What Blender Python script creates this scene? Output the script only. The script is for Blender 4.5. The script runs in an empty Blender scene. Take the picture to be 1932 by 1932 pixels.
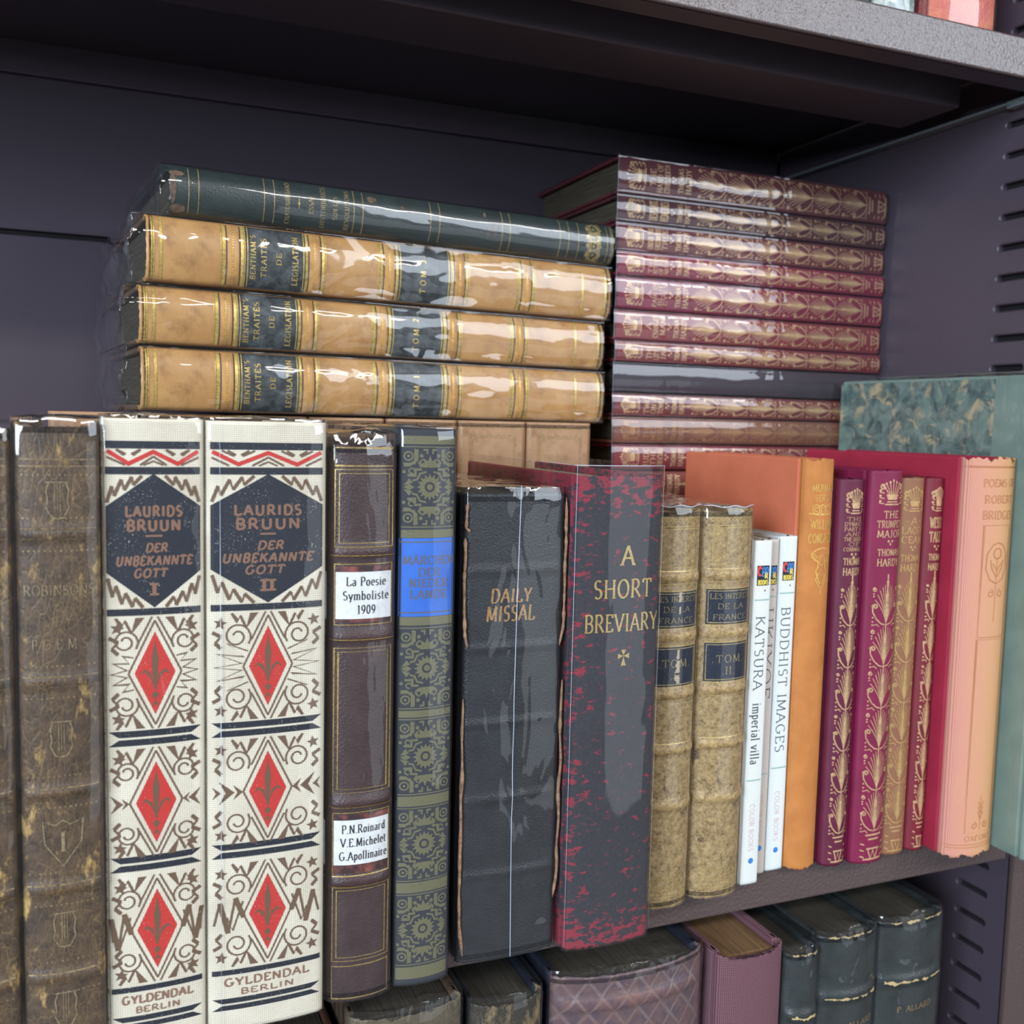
import bpy, bmesh, math, random
from math import sin, cos, pi, radians, sqrt
from mathutils import Vector, noise
from mathutils.geometry import tessellate_polygon
random.seed(7)
SC = bpy.context.scene
COL = SC.collection

# ------------------------------------------------------------------ camera, world, lights, exposure
cam_d = bpy.data.cameras.new('camera'); cam = bpy.data.objects.new('camera', cam_d); COL.objects.link(cam)
cam_d.sensor_width = 36.0; cam_d.sensor_fit = 'HORIZONTAL'; cam_d.lens = 36.0*1900/1932
cam_d.clip_start = 0.01; cam_d.clip_end = 50
def _cam():
    yaw, pit, rol = radians(22.6), radians(5.15), radians(1.34)
    f = Vector((sin(yaw)*cos(pit), cos(yaw)*cos(pit), -sin(pit))); r = Vector((cos(yaw), -sin(yaw), 0)); u = r.cross(f)
    r2 = cos(rol)*r + sin(rol)*u; u2 = -sin(rol)*r + cos(rol)*u
    from mathutils import Matrix
    m = Matrix((r2, u2, -f)).transposed().to_4x4()
    m.translation = Vector((-0.06815917, -0.32038385, 0.19975211))
    cam.matrix_world = m
_cam()
cam_d.dof.use_dof = True; cam_d.dof.focus_distance = 0.375; cam_d.dof.aperture_fstop = 15
SC.camera = cam
SC.view_settings.view_transform = 'Standard'; SC.view_settings.look = 'None'
SC.view_settings.gamma = 1.0; SC.view_settings.use_curve_mapping = False
SC.view_settings.exposure = 0.0
SC.cycles.transparent_max_bounces = 24; SC.cycles.max_bounces = 8; SC.cycles.use_denoising = True
SC.cycles.caustics_reflective = False; SC.cycles.caustics_refractive = False
SC.cycles.sample_clamp_indirect = 4.0
world = bpy.data.worlds.new('room_light'); SC.world = world; world.use_nodes = True
_bg = world.node_tree.nodes['Background']; _bg.inputs[0].default_value = (0.80, 0.86, 1.0, 1); _bg.inputs[1].default_value = 0.13

def area(name, loc, target, sx, sy, power, color):
    d = bpy.data.lights.new(name, 'AREA'); d.shape = 'RECTANGLE'; d.size = sx; d.size_y = sy; d.energy = power; d.color = color
    o = bpy.data.objects.new(name, d); COL.objects.link(o); o.location = loc
    o.rotation_euler = (Vector(target)-Vector(loc)).to_track_quat('-Z', 'Y').to_euler()
    return o
# ceiling tubes along the aisle, a shop window low to the right and a paler one to the left
for lx, ly, p in ((-1.5, -2.3, 13), (0.0, -2.3, 15), (1.5, -2.3, 15)):
    area('ceiling_tube_light', (lx, ly, 1.75), (lx*.4, 0, 0.15), 1.2, 0.14, p, (1.0, 0.98, 0.95))
area('window_daylight', (2.25, -2.3, 1.30), (0.2, 0.0, 0.3), 1.9, 1.1, 50, (0.80, 0.89, 1.0))
area('window_daylight_side', (-2.4, -2.0, 0.75), (0.2, 0.1, 0.2), 1.1, 1.2, 120, (0.72, 0.85, 1.0))
area('glass_door_daylight', (1.75, -2.4, -0.40), (0.2, 0.0, 0.1), 1.3, 1.3, 6, (0.84, 0.92, 1.0))

# ------------------------------------------------------------------ material helpers
class NT:
    def __init__(s, name):
        s.m = bpy.data.materials.new(name); s.m.use_nodes = True; s.t = s.m.node_tree; s.t.nodes.clear()
        s.out = s.n('ShaderNodeOutputMaterial'); s.p = s.n('ShaderNodeBsdfPrincipled'); s.l(s.p.outputs[0], s.out.inputs[0])
        s.co = s.n('ShaderNodeTexCoord').outputs['Object']
    def n(s, t, **k):
        x = s.t.nodes.new(t)
        for a, b in k.items(): setattr(x, a, b)
        return x
    def l(s, a, b): s.t.links.new(a, b)
    def put(s, v, inp):
        if hasattr(v, 'is_linked') or hasattr(v, 'links'): s.l(v, inp)
        elif isinstance(v, (tuple, list)) and len(v) == 3 and inp.type == 'RGBA': inp.default_value = (*v, 1)
        else: inp.default_value = v
    def vec(s, sc, loc=(0, 0, 0)):
        m = s.n('ShaderNodeMapping'); m.inputs['Scale'].default_value = sc; m.inputs['Location'].default_value = loc
        s.l(s.co, m.inputs[0]); return m.outputs[0]
    def noise(s, scale, detail=4, rough=.55, sc=(1, 1, 1), loc=(0, 0, 0), dist=0):
        x = s.n('ShaderNodeTexNoise'); s.l(s.vec(sc, loc), x.inputs['Vector'])
        x.inputs['Scale'].default_value = scale; x.inputs['Detail'].default_value = detail; x.inputs['Roughness'].default_value = rough; x.inputs['Distortion'].default_value = dist
        return x.outputs['Fac']
    def vor(s, scale, feature='F1', sc=(1, 1, 1), rnd=1.0):
        x = s.n('ShaderNodeTexVoronoi', feature=feature); s.l(s.vec(sc), x.inputs['Vector']); x.inputs['Scale'].default_value = scale
        x.inputs['Randomness'].default_value = rnd
        return x.outputs['Distance']
    def wave(s, scale, direction='X', dist=0, sc=(1, 1, 1)):
        x = s.n('ShaderNodeTexWave', bands_direction=direction); s.l(s.vec(sc), x.inputs['Vector']); x.inputs['Scale'].default_value = scale
        x.inputs['Distortion'].default_value = dist; x.inputs['Detail'].default_value = 1
        return x.outputs['Fac']
    def math(s, op, a, b=0.5, c=None, clamp=False):
        x = s.n('ShaderNodeMath', operation=op, use_clamp=clamp); s.put(a, x.inputs[0]); s.put(b, x.inputs[1])
        if c is not None: s.put(c, x.inputs[2])
        return x.outputs[0]
    def ramp(s, f, lo, hi):
        x = s.n('ShaderNodeMapRange'); x.inputs[1].default_value = lo; x.inputs[2].default_value = hi; s.put(f, x.inputs[0]); return x.outputs[0]
    def mix(s, f, a, b):
        x = s.n('ShaderNodeMix', data_type='RGBA'); s.put(f, x.inputs[0]); s.put(a, x.inputs[6]); s.put(b, x.inputs[7]); return x.outputs[2]
    def xyz(s):
        x = s.n('ShaderNodeSeparateXYZ'); s.l(s.co, x.inputs[0]); return x.outputs
    def bump(s, h, strength=.3, dist=.0002):
        x = s.n('ShaderNodeBump'); x.inputs['Strength'].default_value = strength; x.inputs['Distance'].default_value = dist; s.put(h, x.inputs['Height'])
        s.l(x.outputs[0], s.p.inputs['Normal']); return x
    def fin(s, col, rough=.6, metal=0, spec=.5):
        s.put(col, s.p.inputs['Base Color']); s.put(rough, s.p.inputs['Roughness']); s.put(metal, s.p.inputs['Metallic']); s.p.inputs['Specular IOR Level'].default_value = spec
        return s.m
_cache = {}
def cached(fn):
    def w(*a, **k):
        key = (fn.__name__, a, tuple(sorted(k.items())))
        if key not in _cache: _cache[key] = fn(*a, **k)
        return _cache[key]
    return w
def S3(*c):  # sRGB 0-255 to linear
    return tuple(((v/255)/12.92 if v/255 <= .04045 else ((v/255+.055)/1.055)**2.4) for v in c)

@cached
def plain(name, col, rough=.6, metal=0., spec=.5):
    return NT(name).fin(col, rough, metal, spec)
@cached
def cloth(name, a, b, weave=900, rough=.8, bump=.5, mott=60, amt=1.0):
    s = NT(name); n = s.noise(mott, 5, .6)
    wx = s.wave(weave, 'X', .6); wz = s.wave(weave, 'Z', .6); w = s.math('MULTIPLY', wx, wz)
    f = s.math('MULTIPLY_ADD', s.ramp(n, .35, .65), .75*amt, s.math('MULTIPLY', w, .25*amt), clamp=True)
    c = s.mix(f, a, b); s.bump(w, bump, .0002); return s.fin(c, rough)
@cached
def worn_cloth(name, base, alt, wear, weave=900, lo=.60, hi=.64, H=.18):
    """cloth whose pile is rubbed through to another colour in patches, most at head and tail"""
    s = NT(name); z = s.xyz()[2]; x = s.xyz()[0]
    e = s.ramp(s.math('ABSOLUTE', s.math('SUBTRACT', z, H/2)), H*.40, H*.5)
    e2 = s.ramp(x, -.010, -.018)
    n = s.math('ADD', s.noise(230, 7, .68, (1, 1, 1.9)), s.math('MULTIPLY', e, .14)); n = s.math('ADD', n, s.math('MULTIPLY', e2, .07))
    f = s.ramp(n, lo, hi); w = s.math('MULTIPLY', s.wave(weave, 'X', .8), s.wave(weave, 'Z', .8))
    g = s.mix(s.ramp(s.noise(900, 3), .3, .7), base, alt)
    s.bump(s.math('ADD', w, s.noise(1500, 2)), .5, .0002)
    return s.fin(s.mix(f, g, wear), .75)
@cached
def leather(name, a, b, grain=1400, rough=.45, bump=.5, mott=70, lo=.35, hi=.65):
    s = NT(name); n = s.noise(mott, 7, .65)
    v = s.vor(grain); s.bump(s.math('ADD', v, s.noise(grain*.6, 3)), bump, .00025)
    r = s.math('MULTIPLY_ADD', s.noise(200, 3), .25, rough-.12)
    return s.fin(s.mix(s.ramp(n, lo, hi), a, b), r)
@cached
def crackle(name, a, b, tan, lo=.60, hi=.68, vs=330):
    """old brown hide: vertical crazing and patches rubbed to tan"""
    s = NT(name); c = s.vor(vs, 'DISTANCE_TO_EDGE', (1.6, 1, .5)); c2 = s.vor(vs*2.6, 'DISTANCE_TO_EDGE', (1.2, 1, .8))
    cr = s.math('MAXIMUM', s.math('MULTIPLY', s.ramp(c, .030, .0), .75), s.math('MULTIPLY', s.ramp(c2, .07, .0), .5))
    m = s.mix(s.ramp(s.noise(170, 7, .7), .35, .68), a, b)
    m = s.mix(s.math('MULTIPLY', cr, s.ramp(s.noise(60, 4), .36, .66)), m, tuple(.62*t for t in tan))
    m = s.mix(s.ramp(s.noise(95, 9, .74, (1.5, 1, .6), (3, 1, 7)), lo, hi), m, tan)
    s.bump(s.math('ADD', s.ramp(c, 0, .1), s.noise(900, 3)), .35, .0003)
    return s.fin(m, .5)
@cached
def calf(name, a, b, dark, rough=.38):
    s = NT(name); m = s.mix(s.ramp(s.noise(55, 6, .6, (1, 1, 1)), .3, .7), a, b)
    m = s.mix(s.math('MULTIPLY', s.ramp(s.noise(90, 8, .72, (1, 1, 1), (5, 2, 1)), .50, .74), .75), m, dark)
    s.bump(s.noise(700, 4), .2, .0002); return s.fin(m, rough)
@cached
def speckle_calf(name, a, b, dark, vs=700):
    s = NT(name); m = s.mix(s.ramp(s.noise(420, 6, .75), .36, .64), a, b)
    m = s.mix(s.ramp(s.noise(120, 7, .7, (1, 1, .8), (2, 9, 4)), .55, .66), m, dark)
    m = s.mix(s.math('MULTIPLY', s.ramp(s.vor(vs, 'DISTANCE_TO_EDGE'), .08, 0), .5), m, tuple(1.25*t for t in b))
    s.bump(s.math('ADD', s.noise(1100, 4), s.noise(300, 3)), .5, .0003); return s.fin(m, .5)
@cached
def gilt(name, a=(.70, .50, .22), b=(.42, .27, .11), metal=.55, rough=.38, lo=.3, hi=.62):
    s = NT(name); f = s.ramp(s.noise(900, 4, .7), lo, hi); return s.fin(s.mix(f, b, a), rough, metal)
@cached
def ink(name, col, worn=None, amount=.66, rough=.6):
    s = NT(name)
    if worn is None: return s.fin(col, rough)
    f = s.math('MULTIPLY', s.ramp(s.noise(1900, 3, .6), amount, amount+.05), s.ramp(s.noise(90, 3), .42, .62))
    w = s.math('MULTIPLY', s.wave(470, 'X', .6), s.wave(470, 'Z', .6)); s.bump(w, .35, .0002)
    return s.fin(s.mix(f, col, worn), rough)
@cached
def pages(name, a, b):
    s = NT(name); f = s.ramp(s.noise(1.0, 3, .6, (2600, 40, 40)), .35, .65); s.bump(f, .5, .0003); return s.fin(s.mix(f, a, b), .8)
@cached
def marbled(name, a, b, c):
    s = NT(name); n = s.noise(70, 6, .62, (1, 1, 1), (0, 0, 0), 1.6); m = s.mix(s.ramp(n, .36, .6), a, b)
    m = s.mix(s.ramp(s.noise(95, 6, .65, (1, 1, 1), (4, 4, 4), 1.2), .54, .66), m, c); return s.fin(m, .45)
@cached
def powder(name, a, rough=.42, scale=420, bump=.25):
    s = NT(name); s.bump(s.noise(scale, 3, .5), bump, .0006); return s.fin(a, rough)
@cached
def film(name, streak=(1, 1, .25), scale=120, bump=.35, rough=.05, gain=1.25, veil=.012):
    s = NT(name); t = s.t; t.nodes.remove(s.p)
    bp = s.n('ShaderNodeBump'); bp.inputs['Strength'].default_value = bump; bp.inputs['Distance'].default_value = .0025
    s.l(s.math('ADD', s.noise(scale, 2, .45, streak, (1, 2, 3), .8), s.math('MULTIPLY', s.noise(scale*.28, 2, .5, streak), 2.2)), bp.inputs['Height'])
    fr = s.n('ShaderNodeLayerWeight'); fr.inputs['Blend'].default_value = .5; s.l(bp.outputs[0], fr.inputs['Normal'])
    fr = s.math('MULTIPLY_ADD', s.math('POWER', fr.outputs['Facing'], 5.0), .9, .045)
    tr = s.n('ShaderNodeBsdfTransparent'); tr.inputs[0].default_value = (.975, .98, .985, 1)
    gl = s.n('ShaderNodeBsdfGlossy'); gl.inputs['Roughness'].default_value = rough; s.l(bp.outputs[0], gl.inputs['Normal'])
    df = s.n('ShaderNodeBsdfDiffuse'); df.inputs[0].default_value = (.8, .85, .9, 1)
    m0 = s.n('ShaderNodeMixShader'); m0.inputs[0].default_value = veil; s.l(tr.outputs[0], m0.inputs[1]); s.l(df.outputs[0], m0.inputs[2])
    m = s.n('ShaderNodeMixShader'); s.l(s.math('MULTIPLY', fr, gain, clamp=True), m.inputs[0]); s.l(m0.outputs[0], m.inputs[1]); s.l(gl.outputs[0], m.inputs[2])
    s.l(m.outputs[0], s.out.inputs[0]); return s.m

# ------------------------------------------------------------------ object helpers
def mesh(name, vs, fs, mat, parent=None, smooth=False):
    me = bpy.data.meshes.new(name); me.from_pydata([tuple(v) for v in vs], [], fs); me.validate(); me.update()
    if mat is not None: me.materials.append(mat)
    if smooth: me.polygons.foreach_set('use_smooth', [True]*len(me.polygons))
    o = bpy.data.objects.new(name, me); COL.objects.link(o); o.parent = parent
    return o
def recalc(o):
    bm = bmesh.new(); bm.from_mesh(o.data); bmesh.ops.recalc_face_normals(bm, faces=bm.faces); bm.to_mesh(o.data); bm.free(); return o
def thing(name, label, cat, loc=(0, 0, 0), rot=(0, 0, 0), group=None):
    o = bpy.data.objects.new(name, None); o.empty_display_size = .02; COL.objects.link(o); o.location = loc; o.rotation_euler = rot
    o['label'] = label; o['category'] = cat
    if group: o['group'] = group
    return o
def box(name, lo, hi, mat, parent=None, bev=0.0, seg=2):
    bm = bmesh.new(); bmesh.ops.create_cube(bm, size=1)
    for v in bm.verts: v.co = Vector((lo[i]+(hi[i]-lo[i])*(v.co[i]+.5) for i in range(3)))
    if bev: bmesh.ops.bevel(bm, geom=list(bm.edges), offset=bev, segments=seg, affect='EDGES', profile=.5)
    me = bpy.data.meshes.new(name); bm.to_mesh(me); bm.free(); me.materials.append(mat)
    o = bpy.data.objects.new(name, me); COL.objects.link(o); o.parent = parent
    return o
def grid_faces(nr, nc, close=False, base=0):
    f = []
    for i in range(nr-1):
        for j in range(nc-1 if not close else nc):
            k = (j+1) % nc; f.append((base+i*nc+j, base+i*nc+k, base+(i+1)*nc+k, base+(i+1)*nc+j))
    return f
def tube(name, pts, r, mat, parent=None, n=8, jit=0):
    vs, fs = [], []
    for i, p in enumerate(pts):
        p = Vector(p); t = (Vector(pts[min(i+1, len(pts)-1)])-Vector(pts[max(i-1, 0)])).normalized()
        a = t.cross(Vector((0, 1, 0.01))).normalized(); b = t.cross(a); rr = r*(1+jit*(noise.noise(p*600)))
        if i in (0, len(pts)-1): rr *= .3
        for k in range(n): vs.append(p+(a*cos(2*pi*k/n)+b*sin(2*pi*k/n))*rr)
    fs = grid_faces(len(pts), n, True); fs.append(tuple(range(n))); fs.append(tuple((len(pts)-1)*n+k for k in range(n)))
    return recalc(mesh(name, vs, fs, mat, parent, True))

# ------------------------------------------------------------------ flat drawing on spines
def arc(cx, cy, rx, ry, a0, a1, n=None):
    n = n or max(5, int(abs(a1-a0)/20)+1)
    return [(cx+rx*cos(radians(a0+(a1-a0)*i/n)), cy+ry*sin(radians(a0+(a1-a0)*i/n))) for i in range(n+1)]
GLY = {
'A': (.84, '.04 0 .42 1.001;.42 1.001 .8 0;.17 .36 .67 .36'), 'B': (.7, '.14 0 .14 1;.14 .999 .36 .999;a .36 .76 .24 .24 90 -90;.14 .52 .38 .52;a .38 .26 .27 .26 90 -90;.14 .001 .38 .001'),
'C': (.78, 'a .44 .5 .36 .5 50 310;.67 .95 .67 .72'), 'D': (.84, '.14 0 .14 1;.14 .999 .36 .999;a .36 .5 .4 .5 90 -90;.14 .001 .36 .001'),
'E': (.68, '.14 0 .14 1;.14 .98 .6 .98;.14 .52 .5 .52;.14 .02 .62 .02;.6 .98 .6 .8;.62 .02 .62 .2'), 'F': (.64, '.14 0 .14 1;.14 .98 .6 .98;.14 .52 .48 .52;.6 .98 .6 .8'),
'G': (.86, 'a .44 .5 .36 .5 50 325;.74 .42 .74 .12;.56 .42 .86 .42'), 'H': (.86, '.14 0 .14 1;.72 0 .72 1;.14 .52 .72 .52'), 'I': (.36, '.18 0 .18 1'),
'J': (.5, '.32 1 .32 .2;a .16 .2 .16 .2 0 -120'), 'K': (.8, '.14 0 .14 1;.14 .42 .7 .999;.34 .6 .76 .001'), 'L': (.66, '.14 0 .14 1;.14 .02 .62 .02;.62 .02 .62 .22'),
'M': (1.0, '.12 0 .16 .999;.16 .999 .5 .1;.5 .1 .84 .999;.84 .999 .88 0'), 'N': (.86, '.14 0 .14 .999;.14 .999 .72 .002;.72 .002 .72 1'), 'O': (.9, 'a .45 .5 .37 .5 0 360'),
'P': (.66, '.14 0 .14 1;.14 .999 .36 .999;a .36 .74 .25 .26 90 -90;.14 .48 .36 .48'), 'Q': (.9, 'a .45 .5 .37 .5 0 360;.5 .2 .85 -.15'),
'R': (.78, '.14 0 .14 1;.14 .999 .36 .999;a .36 .74 .25 .26 90 -90;.14 .48 .36 .48;.36 .48 .74 .001'), 'S': (.62, 'a .31 .75 .21 .24 40 270;a .31 .26 .23 .26 90 -140'),
'T': (.76, '.38 0 .38 .98;.06 .98 .7 .98;.06 .98 .06 .8;.7 .98 .7 .8'), 'U': (.84, '.14 1 .14 .32;a .42 .32 .28 .32 180 360;.7 .32 .7 1'), 'V': (.82, '.04 1 .41 -.001;.41 -.001 .78 1'),
'W': (1.14, '.04 1 .32 -.001;.32 -.001 .57 .9;.57 .9 .83 -.001;.83 -.001 1.1 1'), 'X': (.8, '.06 .999 .74 .001;.74 .999 .06 .001'), 'Y': (.78, '.39 0 .39 .45;.39 .45 .05 1;.39 .45 .73 1'),
'Z': (.7, '.08 .98 .64 .98;.64 .98 .06 .02;.06 .02 .64 .02'),
'a': (.54, 'a .27 .45 .17 .19 150 0;.44 .45 .44 .002;a .26 .18 .18 .18 0 360'), 'b': (.6, '.12 .002 .12 1;a .31 .32 .2 .32 0 360'), 'c': (.5, 'a .29 .32 .21 .32 50 310'),
'd': (.6, '.48 0 .48 1;a .29 .32 .2 .32 0 360'), 'e': (.54, 'a .28 .32 .21 .32 0 315;.08 .34 .49 .34'), 'h': (.62, '.12 0 .12 1;a .3 .42 .18 .22 180 0;.48 .42 .48 0'),
'i': (.3, '.15 0 .15 .64;.15 .84 .15 .92'), 'l': (.3, '.15 0 .15 1'), 'm': (.92, '.12 0 .12 .64;a .29 .44 .17 .2 180 0;.46 .44 .46 0;a .63 .44 .17 .2 180 0;.8 .44 .8 0'),
'n': (.62, '.12 0 .12 .64;a .3 .44 .18 .2 180 0;.48 .44 .48 0'), 'o': (.56, 'a .28 .32 .21 .32 0 360'), 'p': (.6, '.12 -.3 .12 .64;a .31 .32 .2 .32 0 360'),
'r': (.44, '.12 0 .12 .64;a .28 .44 .16 .2 180 50'), 's': (.46, 'a .23 .48 .15 .16 40 270;a .23 .16 .17 .16 90 -140'), 't': (.4, '.16 .9 .16 .15;a .28 .13 .12 .13 180 300;.04 .62 .34 .62'),
'v': (.54, '.04 .64 .28 .002;.28 .002 .5 .64'), 'y': (.54, '.04 .64 .28 .05;.5 .64 .2 -.28'), 'g': (.56, 'a .27 .4 .18 .24 0 360;.46 .64 .46 -.1;a .27 -.1 .19 .18 0 -160'),
'0': (.6, 'a .3 .5 .22 .5 0 360'), '1': (.42, '.22 0 .22 .999;.22 .999 .08 .85'), '9': (.6, 'a .3 .68 .21 .31 0 360;a .1 .68 .41 .68 0 -80'), '2': (.6, 'a .28 .72 .22 .27 170 -30;.47 .58 .08 .02;.08 .02 .54 .02'),
'3': (.58, 'a .27 .74 .2 .25 150 -90;a .27 .26 .22 .26 90 -150'), '.': (.24, '.12 -.01 .12 .09'), "'": (.24, '.14 1.01 .1 .8'), '-': (.45, '.05 .45 .38 .45'), ' ': (.36, ''), '*': (.6, '.3 .25 .3 .95;.05 .45 .55 .75;.05 .75 .55 .45'),
}
class Draw:
    """collects flat ink shapes in spine coordinates (u across, v along) and lays them on a spine surface"""
    def __init__(s): s.p = []
    def quadstrip(s, pts, wid, closed=False):
        n = len(pts)
        if n < 2: return
        L, R = [], []
        for i, (x, y) in enumerate(pts):
            a = pts[(i-1) % n] if (i or closed) else pts[0]; b = pts[(i+1) % n] if (i < n-1 or closed) else pts[-1]
            dx, dy = b[0]-a[0], b[1]-a[1]; l = math.hypot(dx, dy) or 1
            w = wid(dx/l, dy/l, i/(n-1)) if callable(wid) else wid
            # mitre factor
            if 0 < i < n-1 or closed:
                d1x, d1y = x-a[0], y-a[1]; l1 = math.hypot(d1x, d1y) or 1
                c = abs((d1x*dx+d1y*dy)/(l1*l)); w = w/max(c, .45)
            L.append((x-dy/l*w/2, y+dx/l*w/2)); R.append((x+dy/l*w/2, y-dx/l*w/2))
        m = n if closed else n-1
        for i in range(m):
            k = (i+1) % n
            if abs(pts[i][0]-pts[k][0]) > .0014:
                q = max(2, int(abs(pts[i][0]-pts[k][0])/.0010)+1)
                f = lambda A, t: (A[i][0]+(A[k][0]-A[i][0])*t, A[i][1]+(A[k][1]-A[i][1])*t)
                for j in range(q): s.p.append([f(L, j/q), f(R, j/q), f(R, (j+1)/q), f(L, (j+1)/q)])
            else: s.p.append([L[i], R[i], R[k], L[k]])
    def line(s, pts, w, closed=False): s.quadstrip(pts, w, closed)
    def fill(s, poly, step=.0011):
        for tri in tessellate_polygon([[Vector((x, y, 0)) for x, y in poly]]):
            t = [poly[i] if not hasattr(i, 'x') else (i.x, i.y) for i in tri]
            lo = min(p[0] for p in t); hi = max(p[0] for p in t); n = max(1, int((hi-lo)/step+.5))
            for j in range(n):
                q = clip(clip(t, lo+(hi-lo)*j/n, 1), lo+(hi-lo)*(j+1)/n, -1)
                if len(q) > 2: s.p.append(q)
    def rect(s, u0, v0, u1, v1): s.fill([(u0, v0), (u1, v0), (u1, v1), (u0, v1)])
    def frame(s, u0, v0, u1, v1, w): s.line([(u0, v0), (u1, v0), (u1, v1), (u0, v1)], w, True)
    def star(s, cx, cy, r, n=5, inner=.42, rot=90): s.fill([(cx+(r if i % 2 == 0 else r*inner)*cos(radians(rot+i*180/n)), cy+(r if i % 2 == 0 else r*inner)*sin(radians(rot+i*180/n))) for i in range(2*n)])
    def disc(s, cx, cy, r, n=12): s.fill([(cx+r*cos(2*pi*i/n), cy+r*sin(2*pi*i/n)) for i in range(n)])
    def text(s, txt, cx, cy, h, width=None, rot=0, wt=.13, con=.35, serif=True, gap=.12, slant=0, align='c'):
        x = 0; st = []
        for ch in txt:
            g = ch; dots = False
            if ch == 'Ä': g, dots = 'A', True
            if ch == 'É': g = 'E'
            if g not in GLY: x += .4; continue
            adv, src = GLY[g]
            for part in src.split(';'):
                if not part: continue
                if part[0] == 'a': pts = arc(*[float(q) for q in part[2:].split()]); sf = False
                else:
                    v = [float(q) for q in part.split()]; pts = list(zip(v[::2], v[1::2])); sf = serif
                pts = [(x+px+slant*py, py) for px, py in pts]
                st.append(pts)
                if sf:
                    (x0, y0), (x1, y1) = pts[0], pts[-1]
                    if abs(y1-y0) > abs(x1-x0)*.9:
                        for (qx, qy) in ((x0, y0), (x1, y1)):
                            if qy in (0, 1) or (qy == .64) or qy == -.3:
                                e = -.012 if qy in (1, .64) else .012
                                st.append([(qx-.13, qy+e), (qx+.13, qy+e), 'S'])
            if dots: st += [[(x+.28, 1.12), (x+.28, 1.2)], [(x+.56, 1.12), (x+.56, 1.2)]]
            if ch == 'É': st += [[(x+.3, 1.06), (x+.45, 1.2)]]
            x += adv+gap
        x -= gap; sx = h if width is None else width/x
        c, d = cos(radians(rot)), sin(radians(rot))
        ox = {'c': x/2, 'l': 0}[align]
        for pts in st:
            sfl = pts[-1] == 'S'
            if sfl: pts = pts[:-1]
            q = [((px-ox)*sx, (py-.5)*h) for px, py in pts]
            if sfl: w = h*wt*con*.9
            else:
                t0, t1 = h*wt*con, h*wt*min(1.15, (sx/h)**.5 if sx < h else 1)
                w = (lambda dx, dy, t, t0=t0, t1=t1: t0+(t1-t0)*abs(sin(math.atan2(dy, dx)-.28)))
            q = [(cx+a*c-b*d, cy+a*d+b*c) for a, b in q]
            if rot and not sfl: w = (lambda dx, dy, t, w=w: w(dx*c+dy*d, -dx*d+dy*c, t))
            s.quadstrip(q, w)
    def build(s, name, surf, mat, parent, off=.00012):
        vs, fs = [], []
        for p in s.p:
            b = len(vs); vs += [surf(u, v, off) for u, v in p]; fs.append(tuple(range(b, b+len(p))))
        if not vs: return None
        if parent.type == 'EMPTY' and any(q in name for q in ('stripe', 'pattern', 'stain', 'frame', 'printing', 'logo', 'dot', 'label')) and 'title' not in name and 'paper' not in name:
            # printed or tooled on the spine itself: stays inside the spine's mesh
            sp = [c for c in parent.children if c.name.startswith('spine')][0]; me = sp.data
            me.materials.append(mat); mi = len(me.materials)-1
            bm = bmesh.new(); bm.from_mesh(me); bv = [bm.verts.new(v) for v in vs]
            for f in fs:
                try: g = bm.faces.new([bv[i] for i in f])
                except ValueError: continue
                g.material_index = mi; g.normal_update()
                if g.normal.y > 0: g.normal_flip()
            bm.to_mesh(me); bm.free(); return sp
        me = bpy.data.meshes.new(name); me.from_pydata([tuple(v) for v in vs], [], fs); me.update(); me.materials.append(mat)
        bm = bmesh.new(); bm.from_mesh(me)
        for f in bm.faces:
            if f.normal.y > 0: f.normal_flip()
        bmesh.ops.remove_doubles(bm, verts=bm.verts, dist=1e-6)
        bm.to_mesh(me); bm.free(); o = bpy.data.objects.new(name, me); COL.objects.link(o); o.parent = parent
        return o
def clip(poly, x, sgn):
    out = []
    for i, a in enumerate(poly):
        b = poly[(i+1) % len(poly)]; da, db = sgn*(a[0]-x), sgn*(b[0]-x)
        if da >= 0: out.append(a)
        if da*db < 0:
            t = da/(da-db); out.append((a[0]+(b[0]-a[0])*t, a[1]+(b[1]-a[1])*t))
    return out

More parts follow.
